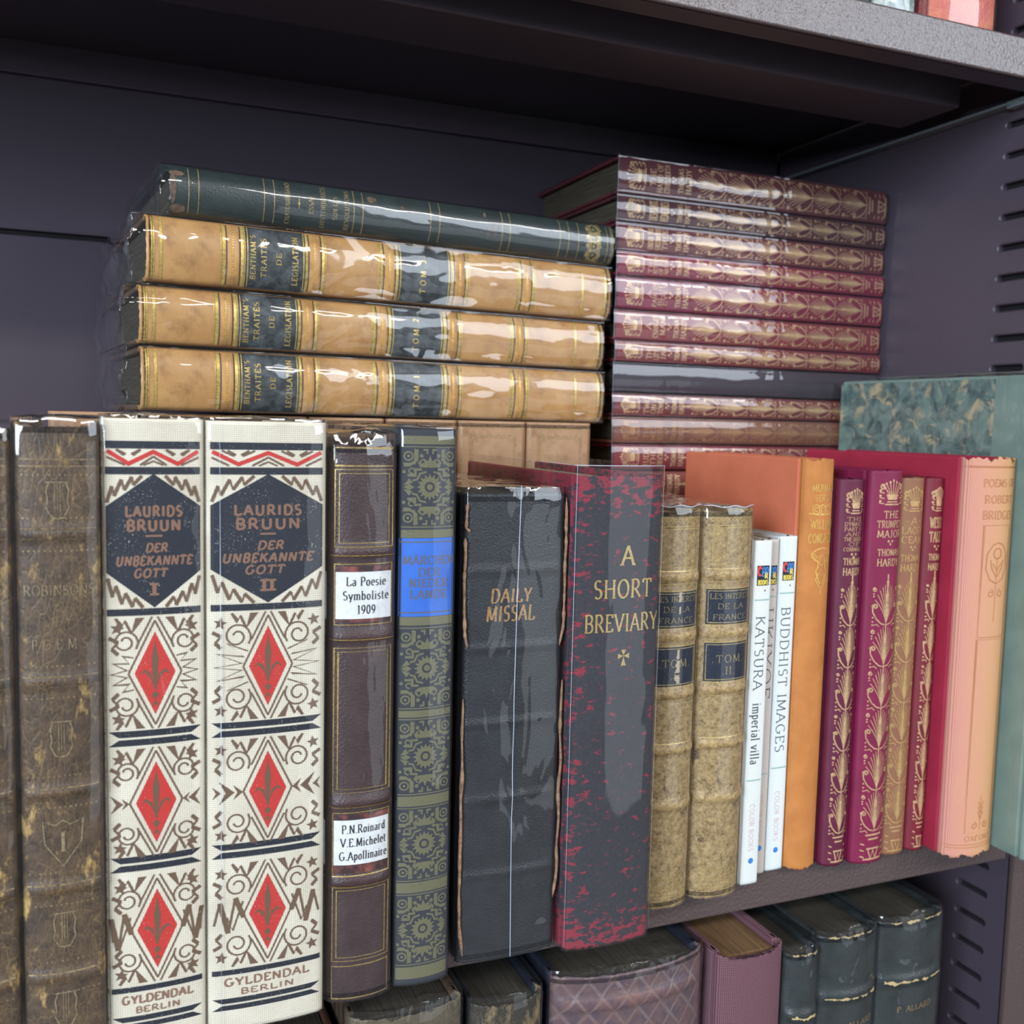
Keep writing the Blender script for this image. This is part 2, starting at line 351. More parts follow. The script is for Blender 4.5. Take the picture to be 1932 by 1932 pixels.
# ------------------------------------------------------------------ book builder
class Book: pass
def book(name, label, T, H, D, sp, bd, pg, bulge=.002, bands=(), loc=(0, 0, 0), rotz=0, lying=False, group=None, cat='book', wear=0, edge=.0012, board=.0025, dip=0, roll=0, side=None, gutter=.0022):
    b = Book(); b.T, b.H, b.D = T, H, D
    rot = (0, radians(-90)+radians(roll), radians(rotz)) if lying else (0, radians(roll), radians(rotz))
    if not lying: loc = (loc[0], loc[1], loc[2]+.0003)
    r = b.root = thing(name, label, cat, loc, rot, group)
    def bandh(v): return sum(h*math.exp(-((v-z)/w)**4) for z, h, w in bands)
    def surf(u, v, off=0):
        t = max(-1, min(1, 2*u/T)); a = abs(t)
        y = bulge*a**2.3 + (edge*((a-.88)/.12)**2 if a > .88 else 0)
        return Vector((u, y-bandh(v)*(1-a**8)-off, v))
    b.surf = surf
    yj = bulge+edge+gutter
    us = [math.sin(pi/2*(2*i/32-1))*.5*T*.35+(2*i/32-1)*.5*T*.65 for i in range(33)]
    nv = 12 if not bands else int(H/.0012)
    rows = []
    zrows = [H*i/nv for i in range(nv+1)]; zrows = [0, .0012, .0030]+zrows[1:-1]+[H-.0030, H-.0012, H]; nv = len(zrows)-1
    for i in range(nv+1):
        v = zrows[i]; ring = []
        jit = 0
        for u in us:
            vv = v
            if wear and i in (0, nv): vv = v+(1 if i else -1)*wear*.7*(noise.noise(Vector((u*700, i*3.1, H*50)))+.7*noise.noise(Vector((u*1900, i*2.1, H*70)))-.35)
            p = surf(u, v); p.z = vv
            if dip and i == nv: p.z -= dip*(1-(2*u/T)**2)
            ring.append(p)
        ring = [Vector((-T/2+.0012, yj+.004, v)), Vector((-T/2+.0010, yj, v)), Vector((-T/2+.0002, bulge+edge+.0006, v))]+ring+[Vector((T/2-.0002, bulge+edge+.0006, v)), Vector((T/2-.0010, yj, v)), Vector((T/2-.0012, yj+.004, v))]
        rows.append(ring)
    nc = len(rows[0]); vs = [p for q in rows for p in q]; n0 = len(vs)
    inn = []
    for q in rows:
        for j, p in enumerate(q):
            c = Vector((0, yj+.01, p.z)); d = (c-p); d.z = 0; d.normalize(); inn.append(p+d*.0011)
    vs += inn; fs = grid_faces(nv+1, nc)+[tuple(reversed(f)) for f in grid_faces(nv+1, nc, False, n0)]
    for i in range(nv): 
        for j in (0, nc-1): fs.append((i*nc+j, (i+1)*nc+j, n0+(i+1)*nc+j, n0+i*nc+j))
    for j in range(nc-1):
        for i in (0, nv): fs.append((i*nc+j, i*nc+j+1, n0+i*nc+j+1, n0+i*nc+j))
    b.spine = recalc(mesh('spine', vs, fs, sp, r, True))
    b.yj = yj; e = .0009
    b.left = box('front_cover' if lying else 'back_cover', (-T/2, yj, 0), (-T/2+board, D, H), side or bd, r, e)
    b.right = box('back_cover' if lying else 'front_cover', (T/2-board, yj, 0), (T/2, D, H), bd, r, e)
    b.pages = box('page_block', (-T/2+board+.0002, bulge+.0022, .003), (T/2-board-.0002, D-.003, H-.003), pg, r, .0004)
    return b
def sleeve(b, mat, ext=.0015, amp=.0005, seed=0, fold=True, off=.0007, low=.0, depth=.96, freq=55, top_amp=.0015, flat=0, sides=True, curl=.35, name='plastic_sleeve'):
    """clear film wrapped round spine and covers, folded over the head"""
    T, H, D = b.T, b.H, b.D; prof = []
    yb = b.yj+.002
    back = [yb+(D*depth-yb)*t for t in (1, .8, .6, .45, .3, .2, .1, .04, 0)]
    for y in back: prof.append((-T/2-off, y))
    N = 26
    for i in range(N+1):
        u = (2*i/N-1)*T/2; p = b.surf(u*.999, H*.5); base = min(p.y, flat) if flat else p.y
        prof.append((u*(1+2*off/T), base-off))
    if flat:
        prof = prof[:len(back)]+[((2*i/N-1)*(T/2+off), min(b.surf((2*i/N-1)*T/2*.999, H*.5).y, .0008)-off-.0002) for i in range(N+1)]
    for y in reversed(back): prof.append((T/2+off, y))
    nr = 56; vs = []; nc = len(prof)
    zs = [low+(H+ext-low)*i/nr for i in range(nr+1)]
    for z in zs:
        for k, (x, y) in enumerate(prof):
            side = len(back)-1 < k < len(back)+N+1
            a = amp*(noise.noise(Vector((x*freq+seed*7.3, y*freq, z*freq*.55+seed)))+.5*noise.noise(Vector((x*freq*2.3, y*freq, z*freq*1.2+seed*3))))
            yy = y-abs(a) if side else y
            if z > H-.002 and side: yy += (z-H+.002)*curl
            vs.append(Vector((x, yy, z)))
    fs = grid_faces(nr+1, nc)
    if fold:
        half = nc//2; m = 10; base = len(vs)
        for k in range(half+1):
            (xa, ya), (xb, yb2) = prof[k], prof[nc-1-k]; pa, pb = vs[nr*nc+k], vs[nr*nc+nc-1-k]
            for i in range(m+1):
                t = i/m; p = pa.lerp(pb, t); w_ = sin(pi*t)
                q = noise.noise(Vector((p.x*130+seed, p.y*110, seed*1.7)))+.6*noise.noise(Vector((p.x*300+seed, p.y*240, seed)))
                p.z += top_amp*w_**.5*(.55*q+.25*(1-2*abs(t-.5)))*min(1, (half-k)/5+.15); vs.append(p)
        fs += grid_faces(half+1, m+1, False, base)
    o = mesh(name, vs, fs, mat, b.root, True); o['label'] = 'clear glossy plastic film'
    return o

def film_edge(b, pts, r=.00014, name='film_edge'):  # pale tubes paint the light that the clear film's edges catch
    o = tube(name, pts, r, plain('painted_edge_glint', S3(206, 216, 232), .25, 0, .8), b.root, 6); o['label'] = 'edge of the clear film, caught light painted in as pale colour'; return o

# ------------------------------------------------------------------ room shell and steel bookcase
XP = .3637          # inner face of the right side panel
def struct(o): o['kind'] = 'structure'; return o
ZF = -1.13
struct(box('floor', (-3.0, -4.0, ZF-.05), (3.2, .45, ZF), cloth('floor_carpet', S3(120, 112, 105), S3(90, 86, 84), 300, .95)))
struct(box('wall_back', (-3.0, .40, ZF), (3.2, .45, 1.75), plain('wall_paint', S3(196, 192, 186), .9)))
STEEL = powder('plum_steel', S3(78, 68, 78), .40, 900, .10)
STEEL2 = powder('plum_steel_textured', S3(88, 73, 71), .19, 650, .55)
GALV = powder('bare_grey_steel', S3(120, 128, 132), .35, 900, .1)
HOLLOW_SHADE = plain('hollow_shade', S3(14, 12, 15), .9)  # near-black colour stands in for shade inside the steel hollows
BC = thing('metal_bookcase', 'dark plum steel bookcase with slotted side panel and textured shelf fronts holding all the books', 'bookcase', (-.09, .15, ZF))
BC_LOC = Vector(BC.location)
def bpart(o, parent=None):
    if parent is None: o.parent = BC; o.location = Vector(o.location)-BC_LOC
    else: o.parent = parent
    return o
XL = -.548
def slotted_panel(name, x0, sgn):
    """side panel with a column of stamped slots; sgn=+1: inner face looks to -x"""
    vs, fs = [], []
    y0, y1, za, zb = .0417, .2610, ZF, 1.02; sy0, sy1, pitch, sh = .0538, .0733, .01536, .0031
    def quad(p): b = len(vs); vs.extend(p); fs.append((b, b+1, b+2, b+3))
    cols = ((.0540, .0735), (.2290, .2485))
    ys = [y0]
    for c in cols: ys += [c[0]-.003, c[1]+.003]
    ys.append(y1)
    for i in range(0, len(ys), 2): quad([(x0, ys[i], za), (x0, ys[i+1], za), (x0, ys[i+1], zb), (x0, ys[i], zb)])
    k0 = -34; k1 = 38
    for c0, c1 in cols:
        a, b_ = c0-.003, c1+.003
        zlo = .248+pitch*(k0-.5); zhi = .248+pitch*(k1+.5)
        quad([(x0, a, za), (x0, b_, za), (x0, b_, zlo), (x0, a, zlo)]); quad([(x0, a, zhi), (x0, b_, zhi), (x0, b_, zb), (x0, a, zb)])
        for k in range(k0, k1+1):
            zc = .248+pitch*k; r = sh/2
            def stad(g):
                q = []
                for i in range(9): t = radians(90+180*i/8); q.append((c0+r+(r+g)*cos(t), zc+(r+g)*sin(t)))
                for i in range(9): t = radians(-90+180*i/8); q.append((c1-r+(r+g)*cos(t), zc+(r+g)*sin(t)))
                return q
            outer = [(a, zc-pitch/2), (b_, zc-pitch/2), (b_, zc+pitch/2), (a, zc+pitch/2)]; hole = stad(.0008)
            tri = tessellate_polygon([[Vector((y, z, 0)) for y, z in outer], [Vector((y, z, 0)) for y, z in hole]])
            base = len(vs); vs.extend([(x0, y, z) for y, z in outer+hole])
            for t in tri: fs.append(tuple(base+i for i in t))
            prev = [base+4+i for i in range(18)]
            for g, dx in ((.0003, .00035), (0, .0009), (0, .0035)):
                nb = len(vs); vs.extend([(x0+sgn*dx, y, z) for y, z in stad(g)])
                for i in range(18): fs.append((prev[i], prev[(i+1) % 18], nb+(i+1) % 18, nb+i))
                prev = [nb+i for i in range(18)]
    o = recalc(mesh(name, vs, fs, STEEL)); bpart(o)
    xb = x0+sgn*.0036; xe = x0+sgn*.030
    o2 = box('slot_shade_core', (min(xb, xe), y0, za), (max(xb, xe), y1, zb), HOLLOW_SHADE); bpart(o2)  # dark core behind the slots, shade of the hollow panel put in as colour
    xf = x0+sgn*.034
    o3 = box('front_post', (min(x0-sgn*.0, xf), y0-.0035, za), (max(x0, xf), y0, zb), STEEL2, None, .001); bpart(o3)
    return o
slotted_panel('side_panel', XP, 1); slotted_panel('side_panel', XL, -1)
# back: stacked steel sheets with an open seam
for z0, z1 in ((ZF, -.37), (-.367, -.04), (-.037, .2885), (.2912, .66), (.663, 1.02)):
    bpart(box('back_panel', (XL-.030, .2612, z0), (XP+.030, .2627, z1), STEEL, None, .0006))
bpart(box('seam_shade_sheet', (XL-.030, .2640, ZF), (XP+.030, .2660, 1.02), HOLLOW_SHADE))  # near-black sheet added behind the seams to paint their shade
def shelf(zt, th=.0183):
    s = bpart(box('shelf', (XL+.003, .0440, zt-.0012), (XP-.003, .2590, zt), STEEL)); s2 = s
    zb = zt-th
    f = bpart(box('shelf_front', (XL+.002, .0417, zb), (XP-.0015, .0440, zt), STEEL2, None, .0010, 3), s)
    bpart(box('front_return', (XL+.004, .0440, zb), (XP-.004, .0560, zb+.0012), STEEL), s)
    # folded stiffening channel under the shelf
    vs = []
    pr = [(.0700, zt-.0014), (.0880, zt-.0150), (.0896, zb+.0004), (.0905, zb), (.1285, zb), (.1294, zb+.0004), (.1310, zt-.0014)]
    pr = [(.0870, zt-.0014), (.0880, zb+.0008), (.0889, zb), (.1293, zb), (.1302, zb+.0008), (.1312, zt-.0014)]
    for x in (XL+.02, XP-.0175):
        for y, z in pr: vs.append((x, y, z))
    n = len(pr); fs = [(i, i+1, n+i+1, n+i) for i in range(n-1)]+[tuple(range(n)), tuple(range(2*n-1, n-1, -1))]
    bpart(recalc(mesh('stiffening_channel', vs, fs, STEEL)), s)
    bpart(box('shelf_back_flange', (XL+.004, .2560, zb+.001), (XP-.004, .2590, zt-.001), STEEL, None, .0006), s)
    for sg, x in ((1, XP), (-1, XL)):
        a = bpart(box('shelf_bracket', (min(x-sg*.0004, x-sg*.0016), .0660, zb-.0010), (max(x-sg*.0004, x-sg*.0016), .2560, zt-.0020), STEEL), None)
        bpart(box('bracket_lip', (min(x-sg*.0004, x-sg*.0070), .0660, zb-.0030), (max(x-sg*.0004, x-sg*.0070), .2560, zb-.0016), GALV, None, .0003), a)
        bpart(box('bracket_tab', (min(x-sg*.0004, x-sg*.0060), .0510, zb-.0045), (max(x-sg*.0004, x-sg*.0060), .0690, zb-.0006), GALV, None, .0008), a)
        bpart(tube('screw', [(x-sg*.0060, .0590, zb-.0022), (x-sg*.0072, .0590, zb-.0022)], .0019, GALV, None, 12), a)
    return s
SHELF_LOW = -.2665
for z in (0.0, .3845, SHELF_LOW, .769, -.54): shelf(z)

# ------------------------------------------------------------------ shared looks
FILM = film('sleeve_film'); FILM_TIGHT = film('tight_film', (1, 1, .12), 70, .22, .04, 1.25, .012)
FILM_CRISP = film('crisp_film', (1, 1, .05), 60, .25, .035, 1.35, .012)
FILM_WRINKLED = film('wrinkled_film', (.8, 1, .5), 55, .55, .05, 1.25, .01)
FILM_STACK = film('stack_film', (.35, 1, 1), 50, .35, .05, 1.25, .01)
PAGE = pages('page_edges', S3(205, 190, 160), S3(150, 130, 100)); PAGE_DARK = pages('dark_page_edges', S3(84, 75, 58), S3(46, 40, 32)); PAGE_W = pages('white_page_edges', S3(226, 220, 204), S3(196, 188, 170))
GILT = gilt('gilt'); GILT_DULL = gilt('dull_gilt', S3(190, 160, 112), S3(140, 105, 75), .35, .45, .35, .6)

# ------------------------------------------------------------------ front row
# the two brown hides at the left
def crackled(name, label, x0, x1, y, H, D, text):
    m = crackle('crackled_hide', S3(56, 42, 32), S3(104, 80, 58), S3(206, 168, 100), .56, .66)
    b = book(name, label, x1-x0, H, D, m, m, PAGE_DARK, .0022, tuple((z, .0011, .0018) for z in (.164, .1205, .087, .0575, .030)), ((x0+x1)/2, y, 0), wear=.0012, dip=.001)
    d = Draw(); hw = b.T/2-.0012
    for z in (.1855, .1835, .1655, .1625, .122, .119, .0885, .0855, .059, .056, .0315, .0285, .010, .008): d.line([(-hw, z), (hw, z)], .00030)
    for z in (.181, .1685, .159, .125, .1155, .092, .0825, .0625, .0525, .035, .025):
        for i in range(14): d.disc(-hw+.0008+(2*hw-.0016)*i/13, z, .00032, 6)
    d.build('gilt_stripe', b.surf, gilt('tarnished_gilt', S3(176, 150, 104), S3(80, 60, 42), .3, .5, .35, .6), b.root)
    d = Draw()
    if text:
        d.text("ROBINSONS", .0, .1475, .0030, .0190, wt=.1); d.text("P O E M S", .0, .1315, .0030, .0150, wt=.1)
    # lyre, leaf and shield tools
    for z in (.1745, .104, .0455, .0205):
        d.line([(-.0022, z+.0045), (-.0030, z+.002), (-.0026, z-.001), (-.0030, z-.003), (-.0016, z-.0058), (0, z-.0062), (.0016, z-.0058), (.0030, z-.003), (.0026, z-.001), (.0030, z+.002), (.0022, z+.0045)], .00035)
        for k in (-.0007, 0, .0007): d.line([(k, z+.004), (k, z-.004)], .0002)
        d.line([(-.0030, z+.0044), (.0030, z+.0044)], .0003)
    z = .0725; d.line([(-.0055, z+.006), (-.002, z+.0046), (0, z+.006), (.002, z+.0046), (.0055, z+.006), (.005, z-.001), (0, z-.008), (-.005, z-.001)], .00035, True)
    d.text("I", 0, z-.0005, .006, None, wt=.16)
    d.build('tooling_pattern', b.surf, gilt('tooled_gilt', S3(178, 158, 120), S3(110, 90, 66), .3, .45, .3, .6), b.root, .0002)
    return b
b = crackled('book', 'crazed brown leather book at the left edge, cut by the frame', -.1145, -.0903, -.003, .194, .125, False)
sleeve(b, FILM, .0015, .0004, 3)
b = crackled('book', 'crazed brown leather book stamped with a lyre, left of the cream cloth books', -.0893, -.0668, -.003, .196, .125, True)
sleeve(b, FILM_CRISP, .0016, .0005, 5, off=.0009)

# the two white cloth volumes
WHITE = cloth('cream_buckram', S3(245, 234, 211), S3(216, 203, 178), 470, .8, .8, 50, .9)
INKB = ink('navy_ink', S3(26, 30, 42), S3(205, 200, 188), .63); INKR = ink('red_ink', S3(205, 50, 42), S3(226, 150, 130), .62); INKT = ink('brown_ink', S3(112, 86, 64)); INKL = ink('copper_lettering', S3(140, 102, 80))
def spiral(cx, cy, r0, r1, a0, turns, n=26): return [(cx+(r0+(r1-r0)*i/n)*cos(radians(a0+turns*360*i/n)), cy+(r0+(r1-r0)*i/n)*sin(radians(a0+turns*360*i/n))) for i in range(n+1)]
def lightning(d, pts, w0=.0004, w1=.0013):
    for i in range(len(pts)-1):
        d.line([pts[i], pts[i+1]], w1 if i % 2 == 0 else w0)
def gyldendal(b, numeral):
    hw = b.T/2-.0012; big = hw > .017
    K, R, B, L = Draw(), Draw(), Draw(), Draw()
    K.rect(-hw, .1887, hw, .1910); K.rect(-hw, .1810, hw, .1832); K.rect(-hw, .1382, hw, .1403)
    for s_ in (-1, 1):  # the notched ends
        pass
    for t in (.1025, .0627):
        K.fill([(-hw, t), (hw, t), (hw-.003, t-.0020), (-hw+.003, t-.0020)]); K.fill([(-hw+.003, t-.0027), (hw-.003, t-.0027), (hw, t-.0047), (-hw, t-.0047)])
    K.rect(-hw, .0188, hw, .0206)
    t = .0109; K.fill([(-hw, t), (hw, t), (hw-.003, t-.0017), (-hw+.003, t-.0017)]); K.fill([(-hw+.003, t-.0023), (hw-.003, t-.0023), (hw, t-.0040), (-hw, t-.0040)])
    K.fill([(0, .1812), (hw, .1714), (hw, .1514), (0, .1405), (-hw, .1514), (-hw, .1714)])
    # zigzag frieze
    R.line([(-hw+.0006, .1880), (-hw*.52, .1842), (0, .1878), (hw*.52, .1842), (hw-.0006, .1880)], .00125)
    for s_ in (-1, 1):
        c = s_*hw*.52
        for o_, w_ in ((.0016, .0006), (.0031, .0006)):
            B.line([(c-.0070*hw/.0186+o_, .1884), (c-.0012, .1884-.0026+o_*.55)] if o_ < .002 else [(c-.0032, .1884), (c-.0008, .1871)], w_)
            B.line([(c+.0070*hw/.0186-o_, .1884), (c+.0012, .1884-.0026+o_*.55)] if o_ < .002 else [(c+.0032, .1884), (c+.0008, .1871)], w_)
        B.line([(s_*(hw-.0004), .1862), (s_*(hw-.0055), .1838)], .0006)
        B.line([(s_*.0052*hw/.0186, .1838), (0, .1864), (0, .1864)], .0006); B.line([(s_*.0028, .1838), (0, .1850)], .0005)
    # lightning in the hexagon's corners
    f = hw/.0182
    for s_ in (-1, 1):
        lightning(B, [(s_*.0045*f, .1806), (s_*.0078*f, .1778), (s_*.0082*f, .1803), (s_*.0112*f, .1763), (s_*.0122*f, .1795), (s_*.0150*f, .1745), (s_*.0158*f, .1775), (s_*.0178*f, .1725)], .0005, .0010)
        lightning(B, [(s_*.0045*f, .1406), (s_*.0076*f, .1436), (s_*.0084*f, .1409), (s_*.0112*f, .1452), (s_*.0124*f, .1418), (s_*.0148*f, .1475), (s_*.0160*f, .1440), (s_*.0178*f, .1497)], .0005, .0010)
    w = f
    L.text("LAURIDS", 0, .1699, .0031, .0218*w, wt=.27, con=.8, serif=False, gap=.2); L.text("BRUUN", 0, .1656, .0032, .0208*w, wt=.27, con=.8, serif=False, gap=.2)
    L.rect(-.0024, .1621, .0024, .1627)
    L.text("DER", .0006, .1588, .0026, .0084*w, wt=.27, con=.75, serif=False, slant=.2); L.text("UNBEKANNTE", 0, .1549, .0028, .0294*w, wt=.26, con=.8, serif=False, slant=.2, gap=.18)
    L.text("GOTT", -.0012, .1511, .0026, .0126*w, wt=.26, con=.75, serif=False, slant=.2, gap=.16)
    for k in range(len(numeral)):
        x = -.0012*(len(numeral)-1)+.0024*k; L.rect(x-.0006, .1444, x+.0006, .1478); L.rect(x-.0013, .1442, x+.0013, .1449); L.rect(x-.0013, .1473, x+.0013, .1480)
    L.text("GYLDENDAL", 0, .0164, .0026, .0285*w, wt=.22, con=.75, serif=False); L.text("BERLIN", 0, .0129, .0019, .0180*w, wt=.22, con=.8, serif=False)
    # three lozenge panels
    for cz, kind in ((.1203, 1), (.0796, 2), (.0388, 3)):
        R.fill([(0, cz+.0127), (.0059, cz), (0, cz-.0130), (-.0059, cz)])
        up, dn = .0172, .0172
        for s_ in (-1, 1):
            for q in (-1, 1):
                B.line([(s_*.0077, cz), (0, cz+q*.0162)], .00048)
                B.line([(s_*.0052, cz+q*.0086), (s_*.0008, cz+q*.0174)], .00048)
                cx, cy = s_*(.0096 if big else .0085), cz+q*.0098
                r0 = (.0044 if kind != 2 else .0041)*(1 if big else .86)
                sp = spiral(cx, cy, r0, .0011, 215 if q > 0 else 145, -1.55 if q > 0 else 1.55) if s_ > 0 else spiral(cx, cy, r0, .0011, -35 if q > 0 else 35, 1.55 if q > 0 else -1.55)
                B.line(sp, .0005)
                # wedge and zigzag towards the bars
                e = cz+q*.0172
                B.fill([(s_*.0030, e), (s_*.0055, e), (s_*.0068, e-q*.0050)]); B.line([(s_*.0067, e-q*.0048), (s_*.0086, e-q*.0008), (s_*.0094, e-q*.0026), (s_*.0112, e+q*.0000)], .0007)
                B.star(s_*(hw-.0028), cz+q*.0140, .0021, 5, .42, 90+s_*9)
                # outward barb at the spiral's edge
                lightning(B, [(s_*(hw-.0004), cz+q*.0112), (s_*(hw-.0030), cz+q*.0098), (s_*(hw-.0012), cz+q*.0078), (s_*(hw-.0030), cz+q*.0060)], .0006, .0011)
            if kind == 1:
                pts = [];  m = 11
                for i in range(m):
                    a = radians(-46+92*i/(m-1)); rr = .0082 if i % 2 == 0 else hw-.0010-.0014*(abs(i-5) > 2)
                    pts.append((s_*rr*cos(a*.9), cz+rr*.62*sin(a)*1.35))
                B.line(pts, .00042)
            elif kind == 2:
                for x0, ln in (((.0078, .0030), (.0104, .0048), (.0146, .0026)) if big else ((.0078, .0022), (.0096, .0036))):
                    B.fill([(s_*x0, cz), (s_*(x0+ln), cz+ln*.8), (s_*(x0+ln*.55), cz), (s_*(x0+ln), cz-ln*.8)])
            else:
                k_ = 1 if big else .80
                lightning(B, [(s_*.0076, cz-.001), (s_*(.0076+.0026*k_), cz+.0058), (s_*(.0076+.0048*k_), cz-.0058), (s_*(.0076+.0074*k_), cz+.0045), (s_*(hw-.0006), cz-.003)], .0007, .0015)
                B.line([(s_*.0078, cz+.0045), (s_*.0110, cz-.005), (s_*.0128, cz-.0005)], .0005)
        # lily
        B.fill([(0, cz+.0100), (.0010, cz+.0045), (.0004, cz-.0052), (-.0004, cz-.0052), (-.0010, cz+.0045)])
        for s_ in (-1, 1):
            B.fill([(s_*.0004, cz-.0040), (s_*.0012, cz-.0002), (s_*.0030, cz+.0012), (s_*.0044, cz-.0004), (s_*.0028, cz+.0002), (s_*.0014, cz-.0016)])
        B.fill([(0, cz-.0056), (.0011, cz-.0070), (0, cz-.0084), (-.0011, cz-.0070)]); B.fill([(0, cz-.0084), (.0012, cz-.0106), (0, cz-.0098), (-.0012, cz-.0106)])
    K.build('navy_printing', b.surf, INKB, b.root, .00010); R.build('red_printing', b.surf, INKR, b.root, .00012); B.build('brown_printing', b.surf, INKT, b.root, .00018); L.build('copper_printing', b.surf, INKL, b.root, .00020)
b = book('book', 'narrower cream cloth book with navy hexagon and numeral I', .0294, .1977, .122, WHITE, WHITE, PAGE, .0012, (), (-.0517, .0005, 0), edge=.001); gyldendal(b, 'I'); sleeve(b, film('loose_film', (1, 1, .4), 95, .6, .045, 1.25, .01), .001, .0006, 11, off=.0004)
b = book('book', 'wider cream cloth book with navy hexagon and numeral II', .0372, .1975, .122, WHITE, WHITE, PAGE, .0014, (), (-.0178, .0, 0), edge=.001); gyldendal(b, 'II'); sleeve(b, FILM_CRISP, .001, .0004, 13, off=.0004)
film_edge(b, [(-.0146, -.0002, .001), (-.0145, -.0002, .10), (-.0147, -.0002, .1975)], .00012)

# brown morocco with paper labels
MOR = leather('brown_morocco', S3(60, 42, 42), S3(78, 58, 56), 1500, .42, .5)
b = book('book', 'dark brown morocco book with two white paper labels and gilt frames', .0226, .191, .118, MOR, MOR, PAGE, .0030, tuple((z, .0012, .0020) for z in (.1552, .1270, .0702, .0425)), (.0142, .003, 0), wear=.0006, dip=.0008, edge=.0015)
G = Draw()
def dbl(u0, v0, u1, v1): G.frame(u0, v0, u1, v1, .00028); G.frame(u0+.0013, v0+.0013, u1-.0013, v1-.0013, .00028)
G.frame(-.0097, .1837, .0097, .1896, .0003); dbl(-.0097, .1570, .0097, .1825); G.frame(-.0097, .1310, .0097, .1513, .0003)
dbl(-.0097, .0736, .0097, .1232); G.frame(-.0097, .0447, .0097, .0667, .0003); dbl(-.0097, .0145, .0097, .0408); G.frame(-.0097, .0012, .0097, .0127, .0003)
for z in (.1542, .1261, .0688, .0411): G.line([(-.0109, z), (.0109, z)], .00026)
G.build('gilt_frame', b.surf, gilt('bright_gilt', S3(214, 184, 110), S3(150, 115, 60), .5, .35), b.root, .00015)
for z0, z1 in ((.1318, .1505), (.0455, .0660)):
    d = Draw(); d.rect(-.0095, z0, .0095, z1); d.build('red_label', b.surf, leather('mottled_red_skiver', S3(60, 36, 36), S3(160, 84, 70), 900, .5, .3, 190, .45, .7), b.root, .00012)
PAPER = NT('white_paper'); PAPER = PAPER.fin(PAPER.mix(PAPER.ramp(PAPER.noise(500, 3), .35, .65), S3(240, 240, 238), S3(226, 226, 224)), .7)
INK = ink('black_print', S3(34, 34, 38))
for z0, z1, lines in ((.1330, .1487, ("La Poesie", "Symboliste", "1909")), (.0486, .0642, ("P.N.Roinard", "V.E.Michelet", "G.Apollinaire"))):
    d = Draw(); d.rect(-.0094, z0, .0094, z1); p = d.build('paper_label', b.surf, PAPER, b.root, .00030); p['label'] = 'white paper label'
    d = Draw()
    for i, t in enumerate(lines):
        zz = z1-(z1-z0)*(.20+.30*i); wd = {"La Poesie": .0135, "Symboliste": .0156, "1909": .0062, "P.N.Roinard": .0150, "V.E.Michelet": .0158, "G.Apollinaire": .0166}[t]
        d.text(t, .0006, zz, .0029, wd, wt=.15, con=.4)
    d.build('lettering', b.surf, INK, p, .00042)
sleeve(b, FILM, .0032, .0006, 21, off=.0004, top_amp=.003)

